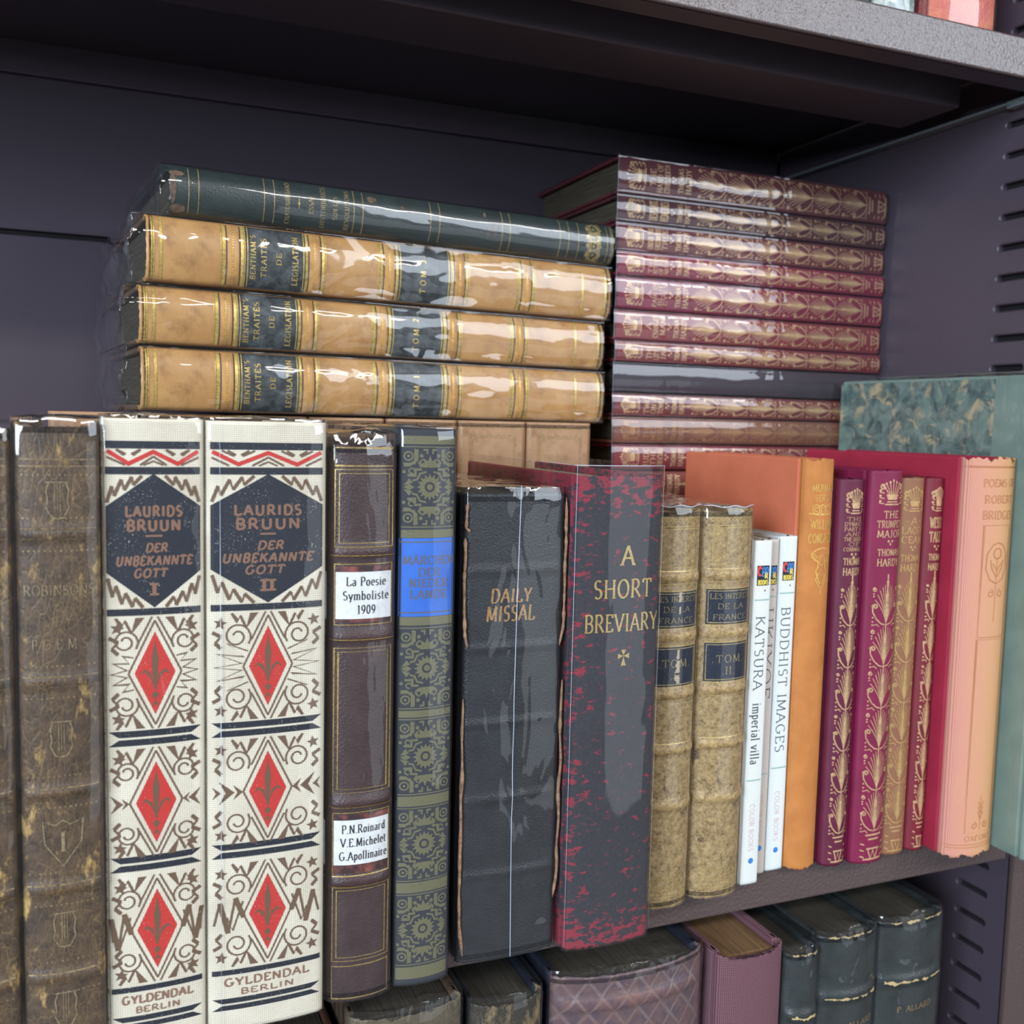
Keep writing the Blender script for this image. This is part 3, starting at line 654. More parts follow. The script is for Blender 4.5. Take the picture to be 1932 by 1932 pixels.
# olive and black patterned cloth
OLB = cloth('blue_black_cloth', S3(46, 48, 58), S3(62, 63, 68), 900, .7)
b = book('book', 'olive and black patterned cloth book with a bright blue title band', .0206, .1962, .118, OLB, OLB, PAGE, .0022, (), (.0370, .0055, 0), edge=.0014)
OL = ink('olive_printing', S3(112, 108, 78), S3(70, 68, 58), .58, .6)
d = Draw(); hw = .0094
def tile(d, zc, h):
    hh = h/2
    for sv in (-1, 1): d.line([(-hw, zc+sv*(hh-.0004)), (hw, zc+sv*(hh-.0004))], .0004)
    d.line(arc(0, zc, .0026, .0026, 0, 360, 20), .0016); d.disc(0, zc, .0011, 10)
    for i in range(16):
        a = 2*pi*i/16; d.fill([((.0034)*cos(a-.16), zc+.0034*sin(a-.16)), (.0046*cos(a), zc+.0046*sin(a)), (.0034*cos(a+.16), zc+.0034*sin(a+.16))])
    for sv in (-1, 1):
        for a, ln in ((0, .0042), (38, .0042), (-38, .0042), (70, .0046), (-70, .0046)):
            c, s_ = sin(radians(a)), cos(radians(a)); bx, by = 0, zc+sv*.0066
            tip = (bx+c*ln, by+sv*s_*ln); mx, my = bx+c*ln*.5, by+sv*s_*ln*.5; w = .0008
            d.fill([(bx, by), (mx+s_*w, my-sv*c*w), tip, (mx-s_*w, my+sv*c*w)])
        for su in (-1, 1):
            cx, cy = su*.0073, zc+sv*(hh-.0035)
            d.line(arc(cx, cy, .0014, .0014, 0, 360, 14), .00055); d.disc(cx, cy, .0005, 8)
            # stepped key
            d.line([(su*.0045, zc+sv*(hh-.0012)), (su*.0045, zc+sv*(hh-.0048)), (su*.0070, zc+sv*(hh-.0066)), (su*.0088, zc+sv*(hh-.0066))], .0009)
            d.line([(su*.0028, zc+sv*.0060), (su*.0050, zc+sv*.0060), (su*.0050, zc+sv*.0040), (su*.0076, zc+sv*.0040)], .0008)
            d.line(arc(su*.0062, zc+sv*(hh-.0085), .0009, .0009, 0, 300, 10), .0005)
            # side leaves
            bx, by = su*.0088, zc+sv*.0006
            d.fill([(bx, by), (su*.0070, zc+sv*.0030), (su*.0058, zc+sv*.0014)])
            d.line([(su*.0024, zc+sv*(hh-.0014)), (su*.0010, zc+sv*(hh-.0014)), (su*.0010, zc+sv*(hh-.0028))], .0007)
    for sv in (-1, 1):
        for su in (-1, 1):
            d.line([(su*.0090, zc+sv*(hh-.0060)), (su*.0052, zc+sv*(hh-.0060)), (su*.0052, zc+sv*(hh-.0010))], .0005); d.line([(su*.0012, zc+sv*.0052), (su*.0034, zc+sv*.0046), (su*.0044, zc+sv*.0026), (su*.0060, zc+sv*.0022)], .0007); d.disc(su*.0030, zc+sv*(hh-.0034), .0007, 8); d.line([(su*.0026, zc+sv*(hh-.0046)), (su*.0038, zc+sv*(hh-.0058)), (su*.0030, zc+sv*(hh-.0074))], .0006); d.disc(su*.0087, zc+sv*.0052, .0006, 8)
    for su in (-1, 1): d.fill([(su*.0052, zc), (su*.0070, zc+.0011), (su*.0088, zc), (su*.0070, zc-.0011)])
for z1, z0 in ((.1905, .1625), (.1285, .0995), (.0965, .0690), (.0648, .0378), (.0335, .0070)): tile(d, (z0+z1)/2, z1-z0)
for z1, z0 in ((.1938, .1910), (.1620, .1592), (.1320, .1290), (.0992, .0968), (.0687, .0651), (.0375, .0338), (.0066, .0022)): d.rect(-hw, z0, hw, z1)
d.build('olive_pattern', b.surf, OL, b.root, .00010)
BLUE = cloth('blue_band', S3(56, 120, 222), S3(44, 104, 206), 900, .6)
d = Draw(); d.rect(-.0099, .1321, .0099, .1591); p = d.build('title_band', b.surf, BLUE, b.root, .00016); p['label'] = 'bright blue title band'
d = Draw()
for z in (.1335, .1578): d.line([(-.0098, z), (.0098, z)], .0004)
for t, z, w in (("MÄRCHEN", .1516, .0182), ("DER", .1474, .0078), ("NIEDER", .1437, .0140), ("LANDE", .1398, .0132)): d.text(t, .0004, z, .0029, w, wt=.17, con=.5)
d.build('lettering', b.surf, ink('bronze_print', S3(106, 98, 92)), p, .00024)
sleeve(b, FILM_TIGHT, .0006, .0003, 25, off=.0005)

# black missal
BLK = leather('black_leather', S3(34, 35, 38), S3(46, 47, 50), 1700, .40, .6)
b = book('missal', 'thick black leather missal with cracked tan joints', .0398, .1738, .108, BLK, BLK, PAGE_DARK, .0016, tuple((z, .0007, .0014) for z in (.1460, .1178, .0900, .0615, .0328)), (.0724, .0115, 0), wear=.0004, edge=.002, board=.003)
d = Draw(); d.text("DAILY", -.0020, .1368, .0050, .0158, wt=.20, con=.3, serif=False, slant=.1, gap=.1); d.text("MISSAL", -.0020, .1303, .0056, .0188, wt=.19, con=.3, serif=False, slant=.1)
d.build('gilt_lettering', b.surf, gilt('rose_gilt', S3(206, 164, 108), S3(150, 104, 66), .45, .4), b.root, .00015)
TANJ = leather('raw_tan_hide', S3(176, 138, 108), S3(112, 82, 62), 900, .8, .6, 260)
for sx, (za, zb), x_, dx in ((-1, (.158, .118), -.0197, -.0002), (-1, (.170, .160), -.0193, 0), (-1, (.100, .003), -.0195, -.0002), (1, (.172, .117), .0196, .0006), (1, (.104, .020), .0196, .0002)):
    pts = []
    for i in range(25):
        t = i/24; z = za+(zb-za)*t; pts.append((x_+sx*.0004*noise.noise(Vector((z*90, sx, 2)))+(-.0016*sx*(1-min(1, (1-t)*7)) if t > .85 else 0), .0006+.0012*noise.noise(Vector((z*60, 3, sx))), z))
    o = tube('cracked_joint', pts, .00062, TANJ, b.root, 8, .7)
sleeve(b, film('taut_film', (1, 1, .35), 80, .42, .05, 1.3, .015), .0020, .0007, 31, off=.0006)
d = Draw(); d.line([(.0004-.0010*sin(i/20*3), .176*(1-i/20)+.0008) for i in range(21)], .00022); o = d.build('film_seam', lambda u, v, off: b.surf(u, v, .0017), plain('film_edge_white', S3(200, 210, 225), .2, 0, .8), b.root); o['label'] = 'welded seam of the clear film'

# breviary
RED_WORN = worn_cloth('rubbed_black_cloth', S3(46, 44, 50), S3(58, 56, 62), S3(150, 40, 58), 800, .592, .622, .181)
b = book('breviary', 'charcoal cloth breviary rubbed through to red with gilt lettering and cross', .0366, .1805, .118, RED_WORN, RED_WORN, PAGE, .0020, (), (.1119, .006, 0), wear=.0012, edge=.0014)
d = Draw(); d.text("A", .0030, .1508, .0072, .0056, wt=.16, con=.5); d.text("SHORT", .0016, .1383, .0068, .0246, wt=.15, con=.4); d.text("BREVIARY", .0018, .1255, .0066, .0312, wt=.15, con=.4)
for a in range(4):
    c, s_ = cos(a*pi/2), sin(a*pi/2); L_ = .0037 if a == 3 else .0024
    q = [(0, 0), (L_*.35, .0003), (L_, .0011), (L_, -.0011), (L_*.35, -.0003)]; d.fill([(.0024+x*c-y*s_, .1128+x*s_+y*c) for x, y in q])
d.build('gilt_lettering', b.surf, gilt('clear_gilt', S3(222, 192, 124), S3(176, 138, 78), .45, .38), b.root, .00015)
sleeve(b, FILM_CRISP, .0036, .0003, 35, fold=False, off=.0006, flat=0, curl=0)
x_ = b.T/2+.0006; zt = .1841
film_edge(b, [(-x_, .080, zt), (-x_, .0052, zt)]); film_edge(b, [(-x_, .0052, zt), (-x_+.0004, .0018, zt), (-.010, -.0005, zt), (0, -.0008, zt), (.010, -.0005, zt), (x_-.0004, .0018, zt), (x_, .0040, zt)]); film_edge(b, [(-x_+.0006, .0014, .0020), (-x_+.0006, .0014, .1841)], .00022); film_edge(b, [(x_-.0004, .0020, .0020), (x_-.0004, .0020, .1841)], .00012)

# two tomes in speckled calf
SPC = speckle_calf('speckled_calf', S3(122, 94, 58), S3(190, 162, 112), S3(74, 52, 34))
NAVY = leather('navy_label_leather', S3(26, 32, 46), S3(40, 48, 64), 900, .4, .4)
def tome(x0, x1, y, H, label, numeral, torn, seed, f):
    b = book('book', label, x1-x0, H, .094, SPC, SPC, PAGE, .0045, tuple((z, .0014, .0019) for z in (.1385, .1145, .0905, .0675, .0440)), ((x0+x1)/2, y, 0), wear=.0010, dip=.0015, edge=.0018)
    G = Draw(); hw = b.T/2-.0022
    for z in (.1330, .1175, .1105, .0935, .1410, .1358, .1200, .0880, .0700, .0655, .0465, .0415, .1590, .0050, .0065): G.line([(-hw, z), (hw, z)], .00035)
    G.frame(-hw+.0016, .1425, hw-.0016, .1580, .0003)
    for su in (-1, 1):
        for z in (.1448, .1558, .1088, .0955): G.star(su*(hw-.0036), z, .0015, 6, .35)
    for u in [(-hw+.0014+.0018*i) for i in range(int((2*hw-.0028)/.0018)+1)]:
        for z in (.1615, .0090, .0125): G.line(arc(u, z, .0007, .0009, 0, 360, 8), .00025)
    for z0, z1 in ((.1180, .1326), (.0940, .1101)):
        d = Draw(); d.rect(-hw, z0, hw, z1); p = d.build('title_label', b.surf, NAVY, b.root, .00020); p['label'] = 'navy leather label'
        t = Draw(); t.frame(-hw+.0007, z0+.0007, hw-.0007, z1-.0007, .00032)
        if z0 > .1: 
            for s_, z in (("LES INTERET", .1297), ("DE LA", .1255), ("FRANCE", .1210)): t.text(s_, .0002, z, .0023, f*{"DE LA": .0125}.get(s_, .0186 if s_[0] == 'L' else .0160), wt=.12)
        else: t.text(".TOM.", 0, .1034, .0032, .0150*f, wt=.12, gap=.22); t.text("."+numeral+".", 0, .0984, .0032, None, wt=.12, gap=.22)
        t.build('lettering', b.surf, gilt('label_gilt', S3(206, 182, 130), S3(130, 110, 78), .4, .4), p, .00030)
    G.build('tooling_pattern', b.surf, gilt('old_gilt', S3(232, 204, 130), S3(170, 134, 78), .35, .4), b.root, .00015)
    if torn:
        t = Draw()
        for z0, z1, w in ((.1325, .1285, .0014), (.1265, .1235, .0008), (.1090, .1050, .0012), (.1045, .0995, .0018), (.0985, .0950, .0022)):
            n = 8; pl = [(.0012+w*(.5+.5*noise.noise(Vector((z0*900, i, 1)))), z0+(z1-z0)*i/n) for i in range(n+1)]+[(.0012-w*(.5+.5*noise.noise(Vector((z1*900, i, 5)))), z1+(z0-z1)*i/n) for i in range(n+1)]
            t.fill(pl)
        t.build('torn_stain', b.surf, plain('torn_hide', S3(196, 176, 150), .9), b.root, .00036)
    sleeve(b, FILM_TIGHT, .0012, .0004, seed, off=.0005)
    film_edge(b, [((2*i/20-1)*(b.T/2), b.surf((2*i/20-1)*b.T/2, H).y-.0007, H+.0013+.0004*sin(i*.8)) for i in range(21)], .00018)
    film_edge(b, [(-b.T/2+.0002, .0052, .001), (-b.T/2+.0002, .0052, H+.001)], .00013)
    return b
tome(.1352, .1607, .0235, .166, 'speckled calf tome with torn navy labels, beside the breviary', 'I', True, 41, 1.0)
tome(.1618, .1870, .0245, .1655, 'speckled calf tome with whole navy labels, beside the thin white paperbacks', 'II', False, 43, 1.0)

# three slim white paperbacks
def paperback(x0, x1, y, H, label, title, sub, rot, col, logo_z, bars, tz, sz, fz, dz):
    PB = NT('white_card_'+title.lower()); w_ = PB.wave(420, 'Z', .3); PB.bump(w_, .25, .0002); PB = PB.fin(PB.mix(PB.math('MULTIPLY', w_, .5), col, tuple(.93*c for c in col)), .5)
    b = book('paperback', label, x1-x0, H, .100, PB, PB, PAGE_W, .0004, (), ((x0+x1)/2, y, 0), rot, edge=.0005, board=.0006, gutter=.0003)
    hw = b.T/2
    lw = .0031
    for nm, c, q in (('logo_black', S3(28, 30, 38), None), ('logo_red', S3(226, 66, 62), 'r'), ('logo_blue', S3(60, 130, 200), 'b'), ('logo_yellow', S3(228, 206, 90), 'y')):
        d = Draw(); z1, z0 = logo_z
        if q is None: d.rect(-lw, z0, lw, z1)
        elif q == 'r': d.text("C", -.0019, z1-.0024, .0036, .0018, wt=.3, con=.8, serif=False)
        elif q == 'b': d.text("OO", .0010, z1-.0020, .0024, .0030, wt=.3, con=.8, serif=False); d.text("L", -.0002, z1-.0036, .0020, .0012, wt=.35, con=.8, serif=False)
        else: d.text("R", .0016, z1-.0044, .0024, .0017, wt=.3, con=.8, serif=False); d.text("BOOKS", 0, z0+.0014, .0019, .0052, wt=.28, con=.8, serif=False)
        d.build(nm, b.surf, ink(nm+'_ink', c), b.root, .00008 if q is None else .00015)
    d = Draw()
    for z in bars: d.rect(-hw*.97, z-.0003, hw*.97, z+.0003)
    d.build('green_stripe', b.surf, ink('sage_ink', S3(150, 180, 172)), b.root, .0001)
    d = Draw(); z1, z0 = tz; d.text(title, -.0003, (z0+z1)/2, .0046 if sub else .0048, z1-z0, rot=-90, wt=.11, con=.4)
    if sub: z1, z0 = sz; d.text(sub, -.0002, (z0+z1)/2, .0044, z1-z0, rot=-90, wt=.14, con=.45)
    d.star(.0012, logo_z[1]-.0022, .0007, 6, .3)
    d.build('lettering', b.surf, ink('grey_print', S3(70, 76, 84)), b.root, .0001)
    d = Draw(); z1, z0 = fz; d.text("COLOR BOOKS", -.0002, (z0+z1)/2, .0024, z1-z0, rot=-90, wt=.1, con=.5)
    d.build('series_lettering', b.surf, ink('pink_print', S3(214, 160, 166)), b.root, .0001)
    d = Draw(); d.disc(.0002, dz, .0013, 14); d.build('blue_dot', b.surf, ink('blue_dot_ink', S3(52, 130, 206)), b.root, .0001)
    return b
paperback(.1899, .1990, .0305, .1515, 'thin white paperback beside the speckled calf tomes, nearest of three', 'KATSURA', 'imperial villa', .8, S3(226, 228, 222), (.1408, .1322), (.1260, .0468), (.1190, .0868), (.0810, .0540), (.0362, .0150), .0106)
paperback(.2001, .2079, .0375, .1510, 'thin greyish paperback wedged between two whiter paperbacks', 'UKIYOE', '', 1.3, S3(206, 196, 186), (.1395, .1310), (.1258, .0460), (.1210, .0800), None, (.0362, .0150), .0120)
paperback(.2089, .2186, .0385, .1520, 'thin white paperback leaning on the orange cloth book', 'BUDDHIST IMAGES', '', 1.8, S3(224, 230, 229), (.1408, .1324), (.1268, .0476), (.1206, .0548), None, (.0368, .0138), .0094)

# orange cloth book
ORC = cloth('orange_cloth_cover', S3(224, 126, 92), S3(206, 110, 78), 700, .7, .4, 40); ORS = cloth('faded_orange_spine', S3(206, 132, 66), S3(184, 112, 52), 700, .65, .5, 90)
b = book('book', 'orange cloth book with a faded ochre spine and blind stamped head', .0166, .1862, .094, ORS, ORC, PAGE, .0030, (), (.2272, .0345, 0), 2.2, wear=.0016, edge=.0016)
d = Draw(); 
for t, z, w, h in (("MERMAID", .1735, .0126, .0030), ("SERIES", .1690, .0100, .0027), ("WILLIAM", .1575, .0128, .0040), ("CONGREVE", .1512, .0140, .0040)): d.text(t, .0010, z, h, w, wt=.15, con=.5)
for k in range(3): d.line(arc(-.0030+.0030*k, .1640, .0017, .0020, 20, 330, 14), .0005); d.line(arc(-.0030+.0030*k, .1640, .0008, .0010, 0, 300, 10), .0004)
d.line([(-.0062, .1622), (-.001, .1615), (.0062, .1620)], .0005)
for su in (-1, 1):
    d.line([(.0010+su*x, z) for x, z in ((0, .1470), (.003, .1462), (.0052, .1445), (.0040, .1418), (.0022, .1410), (.0020, .1385), (.0030, .1368), (.0022, .1340), (.0006, .1310))], .0006)
    d.line(spiral(.0010+su*.0042, .1435, .0016, .0004, 0, su*1.3, 16), .0004); d.line([(.0010+su*.0012, .1360), (.0010+su*.0030, .1330), (.0010+su*.0004, .1290)], .0005)
d.line(arc(.0010, .1415, .0016, .0022, 0, 360, 14), .0004); d.line([(.001, .1290), (.001, .1262)], .0005)
d.build('stamped_pattern', b.surf, gilt('ochre_stamping', S3(236, 190, 104), S3(206, 150, 76), .25, .4), b.root, .00015)

# crimson pocket volumes: gilt vase, title and plumes
def plumes(d, H, hw, base=.0150, top=.1305, ends=True):
    w = hw
    if ends:  # vase at the head
        z = H-.0155
        d.rect(-w*.55, z, w*.55, z+.0006); d.rect(-w*.42, z+.0012, w*.42, z+.0017); d.fill([(-w*.5, z+.0048), (w*.5, z+.0048), (w*.36, z+.0024), (-w*.36, z+.0024)])
        for i in range(-3, 4): d.line([(w*.10*i, z+.0046), (w*.20*i, z+.0080), (w*.26*i, z+.0110-.0007*abs(i))], .00042); d.disc(w*.26*i, z+.0110-.0007*abs(i), .0006, 7)
        for su in (-1, 1):
            d.line(spiral(su*w*.72, z+.0085, .0014, .0004, 200 if su > 0 else -20, su*1.2, 14), .0006)
            for q in (.0006, .0030, .0054): d.line([(su*w*.62, z+q), (su*w*.92, z+q+.0004)], .0005); d.disc(su*w*.86, z+q+.0012, .0006, 6)
        d.line([(0, top+.0042), (0, top)], .0008); d.fill([(-.0008, top+.0010), (.0008, top+.0010), (0, top-.0040)])
    n = int(round((top-base)/.0178)); st = (top-base)/n
    for k in range(n):
        zb = base+k*st; zt = zb+st
        d.line([(0, zb), (0, zt)], .0006); d.fill([(-.0008, zb+st*.70), (0, zb+st*.98), (.0008, zb+st*.70), (0, zb+st*.50)])
        for su in (-1, 1):
            for x, h in ((.20, .97), (.38, .92), (.55, .84), (.70, .74), (.84, .62)):
                p = []
                for i in range(7):
                    t = i/6; p.append((su*w*(2*t*(1-t)*x*.30+t*t*x), zb+st*((1-t)**2*.06+2*t*(1-t)*h*.62+t*t*h)))
                d.line(p, .00034)
            d.line([(su*w*.06, zb+st*.02), (su*w*.36, zb+st*.05), (su*w*.70, zb+st*.16), (su*w*.93, zb+st*.32), (su*w*.96, zb+st*.46)]+spiral(su*w*.80, zb+st*.46, w*.16, w*.05, 0 if su > 0 else 180, su*1.2, 12), .00056)
            d.line(spiral(su*w*.86, zb+st*.86, w*.13, w*.04, 100 if su > 0 else 80, -su*1.3, 12), .00050)
            for q in (.02, .10, .20, .70, .76): d.disc(su*w*.92, zb+st*q, .00042, 6)
            d.line([(su*w*.50, zb-st*.02), (su*w*.66, zb+st*.04), (su*w*.86, zb+st*.02)], .0004)
    if ends:
        for z, q in ((.0135, .62), (.0115, .42), (.0070, .5), (.0020, .72)): d.rect(-w*q, z-.0004, w*q, z+.0004)
        d.line([(-w*.40, .0066), (-w*.18, .0024), (0, .0060), (w*.18, .0024), (w*.40, .0066)], .0006)
        for su in (-1, 1):
            for q in (.0030, .0060, .0090): d.line([(su*w*.66, q), (su*w*.92, q+.0006)], .0006)
GHAR = gilt('pocket_gilt', S3(222, 186, 140), S3(176, 128, 96), .30, .42, .25, .6)
def hardy(label, T, H, D, col, col2, title, loc, rotz=0, lying=False, group=None, gm=None, shift=0, author=True, side=None, roll=0, blank=False):
    c = cloth('crimson_cloth_%d_%d_%d' % tuple(int(v*9999) for v in col), col, col2, 1100, .55, .25, 60)
    b = book('pocket_book', label, T, H, D, c, side or c, PAGE if not lying else PAGE_DARK, .0030 if not lying else .0014, (), loc, rotz, lying, group, wear=.0004, edge=.0016 if not lying else .0012, board=.0018, roll=roll)
    if blank: return b
    d = Draw(); hw = T/2-.0012; o0 = d
    if shift: 
        class Sh(Draw): pass
    plumes(d, H, hw-.0006)
    k = len(title); z = H-(.0178 if k < 5 else .0168); 
    hs = {1: .0060, 2: .0060, 3: .0042, 4: .0030, 5: .0026}.get(k, .0020); av = (.0130 if k < 5 else .0158)/max(k, 2) if k > 2 else .0066
    for i, t in enumerate(title):
        d.text(t, 0, z-av*(i+.45), min(hs, av*.74), min(2*hw*.88, .0026*len(t)+.001), wt=.15, con=.5)
    for x, y in ((-.0011, 0), (.0011, 0), (0, -.0013)): d.disc(x, H-(.0318 if k < 5 else .0336)+y, .0006, 7)
    if author: d.text("THOMAS", 0, H-.0368, .0030, min(2*hw*.84, .0128), wt=.17, con=.5); d.text("HARDY", 0, H-.0414, .0032, min(2*hw*.84, .0128), wt=.17, con=.5)
    sh = b.surf
    d.build('gilt_pattern', (lambda u, v, off: sh(u+shift, v, off)) if shift else sh, gm or GHAR, b.root, .00014)
    return b
G1 = 'crimson pocket volumes standing together'
hardy('plum pocket volume with gilt plumes, next to the orange cloth book', .0140, .1775, .106, S3(104, 28, 58), S3(88, 22, 50), ("THE", "DYNASTS", "PART III", "AND", "THE QUEEN", "OF", "CORNWALL"), (.2436, .0325, 0), group=G1, shift=.0006)
hardy('tallest crimson pocket volume, second from the orange cloth book', .0186, .1815, .106, S3(136, 26, 70), S3(118, 20, 58), ("THE", "TRUMPET", "MAJOR"), (.2607, .0295, 0), group=G1, shift=.0012)
hardy('sun-faded brownish pocket volume between two crimson ones', .0156, .1780, .106, S3(150, 106, 74), S3(136, 84, 66), ("-A-", "LAODI", "CEAN"), (.2786, .0330, 0), group=G1, gm=gilt('faded_gilt', S3(206, 170, 110), S3(176, 134, 90), .3, .45), side=cloth('crimson_cover', S3(130, 30, 56), S3(116, 26, 50), 1100, .6))
hardy('slim crimson pocket volume touching the peach spined book', .0110, .1780, .106, S3(128, 30, 48), S3(110, 24, 40), ("WESSEX", "TALES"), (.2925, .0330, 0), group=G1, shift=.0004)

# peach spined book with crimson boards
PEA = NT('sunned_peach_cloth'); _w = PEA.math('MULTIPLY', PEA.wave(520, 'X', .8), PEA.wave(640, 'Z', .8)); PEA.bump(_w, .9, .0003)
_f = PEA.math('ADD', PEA.ramp(PEA.xyz()[0], -.016, .010), PEA.math('MULTIPLY', PEA.math('SUBTRACT', PEA.noise(60, 5), .5), .5), clamp=True)
_c = PEA.mix(_f, S3(234, 160, 144), S3(240, 184, 124)); PEA = PEA.fin(PEA.mix(PEA.math('MULTIPLY', _w, .35), _c, S3(206, 138, 104)), .75); CRI = cloth('crimson_board_cloth', S3(176, 46, 72), S3(160, 38, 62), 900, .55, .3, 50)
b = book('book', 'book with faded peach cloth spine and crimson boards, blind stamped lettering', .0302, .1880, .118, PEA, CRI, PAGE, .0052, (), (.3140, .0185, 0), wear=.0024, edge=.0022, board=.003)
d = Draw()
for t, z, w, h in (("POEMS OF", .1765, .0200, .0035), ("ROBERT", .1690, .0180, .0035), ("BRIDGES", .1618, .0190, .0038), ("OXFORD", .0090, .0165, .0024)): d.text(t, .0014, z, h, w, wt=.16, con=.5)
for z in (.1840, .1834, .0046, .0060): d.line([(-.0148, z), (.0148, z)], .0004)
d.frame(-.0070, .1050, .0096, .1570, .0004); d.frame(-.0070, .0115, .0096, .1040, .0004)
for su in (-1, 1):
    d.line([(.0014+su*x, z) for x, z in ((0, .1300), (.004, .1320), (.0064, .1370), (.0060, .1440), (.0030, .1480), (0, .1490))], .0006)
    d.line([(.0014, .1330), (.0014+su*.0030, .1370), (.0014+su*.0040, .1410)], .0006); d.line([(.0014, .1360), (.0014+su*.0026, .1395)], .0005)
    d.line(spiral(.0014+su*.0030, .1255, .0020, .0006, 90, su*1.2, 14), .0005); d.line(spiral(.0014+su*.0036, .0150, .0018, .0005, 90, su*1.2, 14), .0005)
    for q in (.0200, .0225, .0250): d.line([(.0014, q-.002), (.0014+su*.0016, q+.0015)], .0005)
d.line(arc(.0014, .1440, .0024, .0024, 0, 360, 14), .0006); d.line([(.0014, .1420), (.0014, .1240), (.0014, .1120)], .0004); d.line([(.0014, .0130), (.0014, .0290)], .0004)
d.build('blind_pattern', b.surf, cloth('stamped_peach', S3(196, 130, 84), S3(180, 116, 76), 620, .6), b.root, .00010)
d = Draw()

# big marbled volume at the right
SAGE = cloth('sage_cloth', S3(142, 164, 150), S3(124, 146, 134), 900, .7); MARB = marbled('marbled_paper', S3(62, 84, 84), S3(122, 144, 134), S3(196, 176, 138))
b = book('book', 'big book with green marbled boards and sage cloth spine against the slotted panel', .0290, .2265, .143, SAGE, SAGE, PAGE, .0026, (), (.3455, .0040, 0), wear=.0022, edge=.0018, board=.003)
box('marbled_paper', (-b.T/2-.0004, .036, .0015), (-b.T/2+.0010, b.D+.0004, b.H-.0015), MARB, b.root)
box('marbled_paper', (b.T/2-.0010, .036, .0015), (b.T/2+.0004, b.D+.0004, b.H-.0015), MARB, b.root)
sleeve(b, FILM, .0016, .0005, 51, off=.0007)

# ------------------------------------------------------------------ back row of tan calf volumes
TAN = calf('dull_tan_calf', S3(186, 148, 112), S3(164, 124, 90), S3(120, 86, 60), .5)
for i in range(7):
    x1 = .1632-.0356*i; lab = 'tan calf volume in the back row, hidden behind the front books'
    if i == 0: lab = 'tan calf volume in the back row nearest the crimson stack, framed in gilt'
    if i == 1: lab = 'tan calf volume with gilt frame in the back row, second from the crimson stack'
    if i == 6: lab = 'brown calf volume in the back row peeping over the crazed brown book'
    b = book('calf_volume', lab, .0350, .1993, .120, TAN, TAN, PAGE, .0018, tuple((z, .0010, .0018) for z in (.160, .120, .08)), (x1-.0175, .1325, 0), group='tan calf volumes in the back row')
    if i < 3:
        d = Draw(); d.frame(-.0160, .1660, .0160, .1960, .0004); d.frame(-.0118, .1690, .0118, .1925, .0004); d.frame(-.0108, .1700, .0108, .1915, .0003)
        for su in (-1, 1): d.line(spiral(su*.0095, .1905, .0016, .0004, 0, su*1.3, 14), .0003)
        d.build('gilt_frame', b.surf, GILT_DULL, b.root, .00015)

# ------------------------------------------------------------------ the three calf tomes and the green book lying on the back row
P0 = Vector((-.0505, .122, 0)); ROT = 6.03; UX = Vector((cos(radians(ROT)), sin(radians(ROT)), 0))
def lying_loc(u_right, z, T, yoff=0):
    p = P0+UX*u_right; n = Vector((-UX.y, UX.x, 0)); p = p+n*yoff; return (p.x, p.y, z+T/2)
CALF = calf('honey_calf', S3(206, 158, 98), S3(182, 130, 74), S3(128, 84, 46)); LABB = leather('black_label_skiver', S3(36, 40, 42), S3(92, 98, 98), 900, .45, .3, 170, .42, .72)
YG = gilt('yellow_gilt', S3(226, 196, 110), S3(164, 130, 60), .45, .36); LINEB = ink('blind_line', S3(84, 58, 38))
HB = .2270
def bentham(vol, T, z, u_right, label, yo, roll):
    H = HB; b = book('calf_tome', label, T, H, .104, CALF, calf('calf_boards', S3(120, 92, 66), S3(96, 72, 52), S3(60, 44, 32)), PAGE_DARK, .0034, tuple((H-q, .0011, .0028) for q in (.0350, .0705, .1055, .1410, .1772)), lying_loc(u_right, z, T, yo), ROT, True, 'honey calf tomes lying in a pile', wear=.0006, edge=.0020, roll=roll)
    G, K = Draw(), Draw(); hw = T/2-.0012
    for q in (.0022, .0030): G.line([(-hw, H-q), (hw, H-q)], .0006)
    for q in (.0058, .2098, .2236): G.line([(-hw, H-q), (hw, H-q)], .0012)
    for c in (.0350, .0705, .1055, .1410, .1772):
        for o_ in (-.0038, .0038): G.line([(-hw, H-c-o_), (hw, H-c-o_)], .0013)
        for o_ in (-.0050, .0050): G.line([(-hw, H-c-o_), (hw, H-c-o_)], .00035)
        for o_ in (-.0028, .0028): K.line([(-hw, H-c-o_), (hw, H-c-o_)], .0005)
        for i in range(22): G.disc(-hw+2*hw*(i+.5)/22, H-c+.0003, .00042, 6)
    K.build('blind_stripe', b.surf, LINEB, b.root, .00012); G.build('gilt_stripe', b.surf, YG, b.root, .00018)
    for q0, q1, kind in ((.0402, .0664, 0), (.1102, .1362, 1)):
        d = Draw(); d.rect(-hw-.0004, H-q1, hw+.0004, H-q0); p = d.build('title_label', b.surf, LABB, b.root, .00022); p['label'] = 'black leather label'
        t = Draw()
        if kind == 0:
            for s_, q, w, h in (("BENTHAM'S", .0434, .0186, .0022), ("TRAITÉS", .0480, .0164, .0023), ("DE", .0545, .0050, .0021), ("LEGISLATION", .0617, .0206, .0024)): t.text(s_, 0, H-q, h, min(w, 2*hw-.0024), wt=.17, con=.5, gap=.2)
            for q in (.0411, .0655): t.line([(-hw, H-q), (hw, H-q)], .0004)
        else:
            t.text("TOM."+vol+".", 0, H-.1222, .0027, .0172, wt=.18, con=.5, gap=.5)
            for q in (.1110, .1354): t.line([(-hw, H-q), (hw, H-q)], .0004)
        t.build('lettering', b.surf, YG, p, .00034)
    sleeve(b, FILM_WRINKLED, .0050, .0010, 60+int(vol)*3, off=.0004, flat=.0006, top_amp=.005, freq=48)
    return b
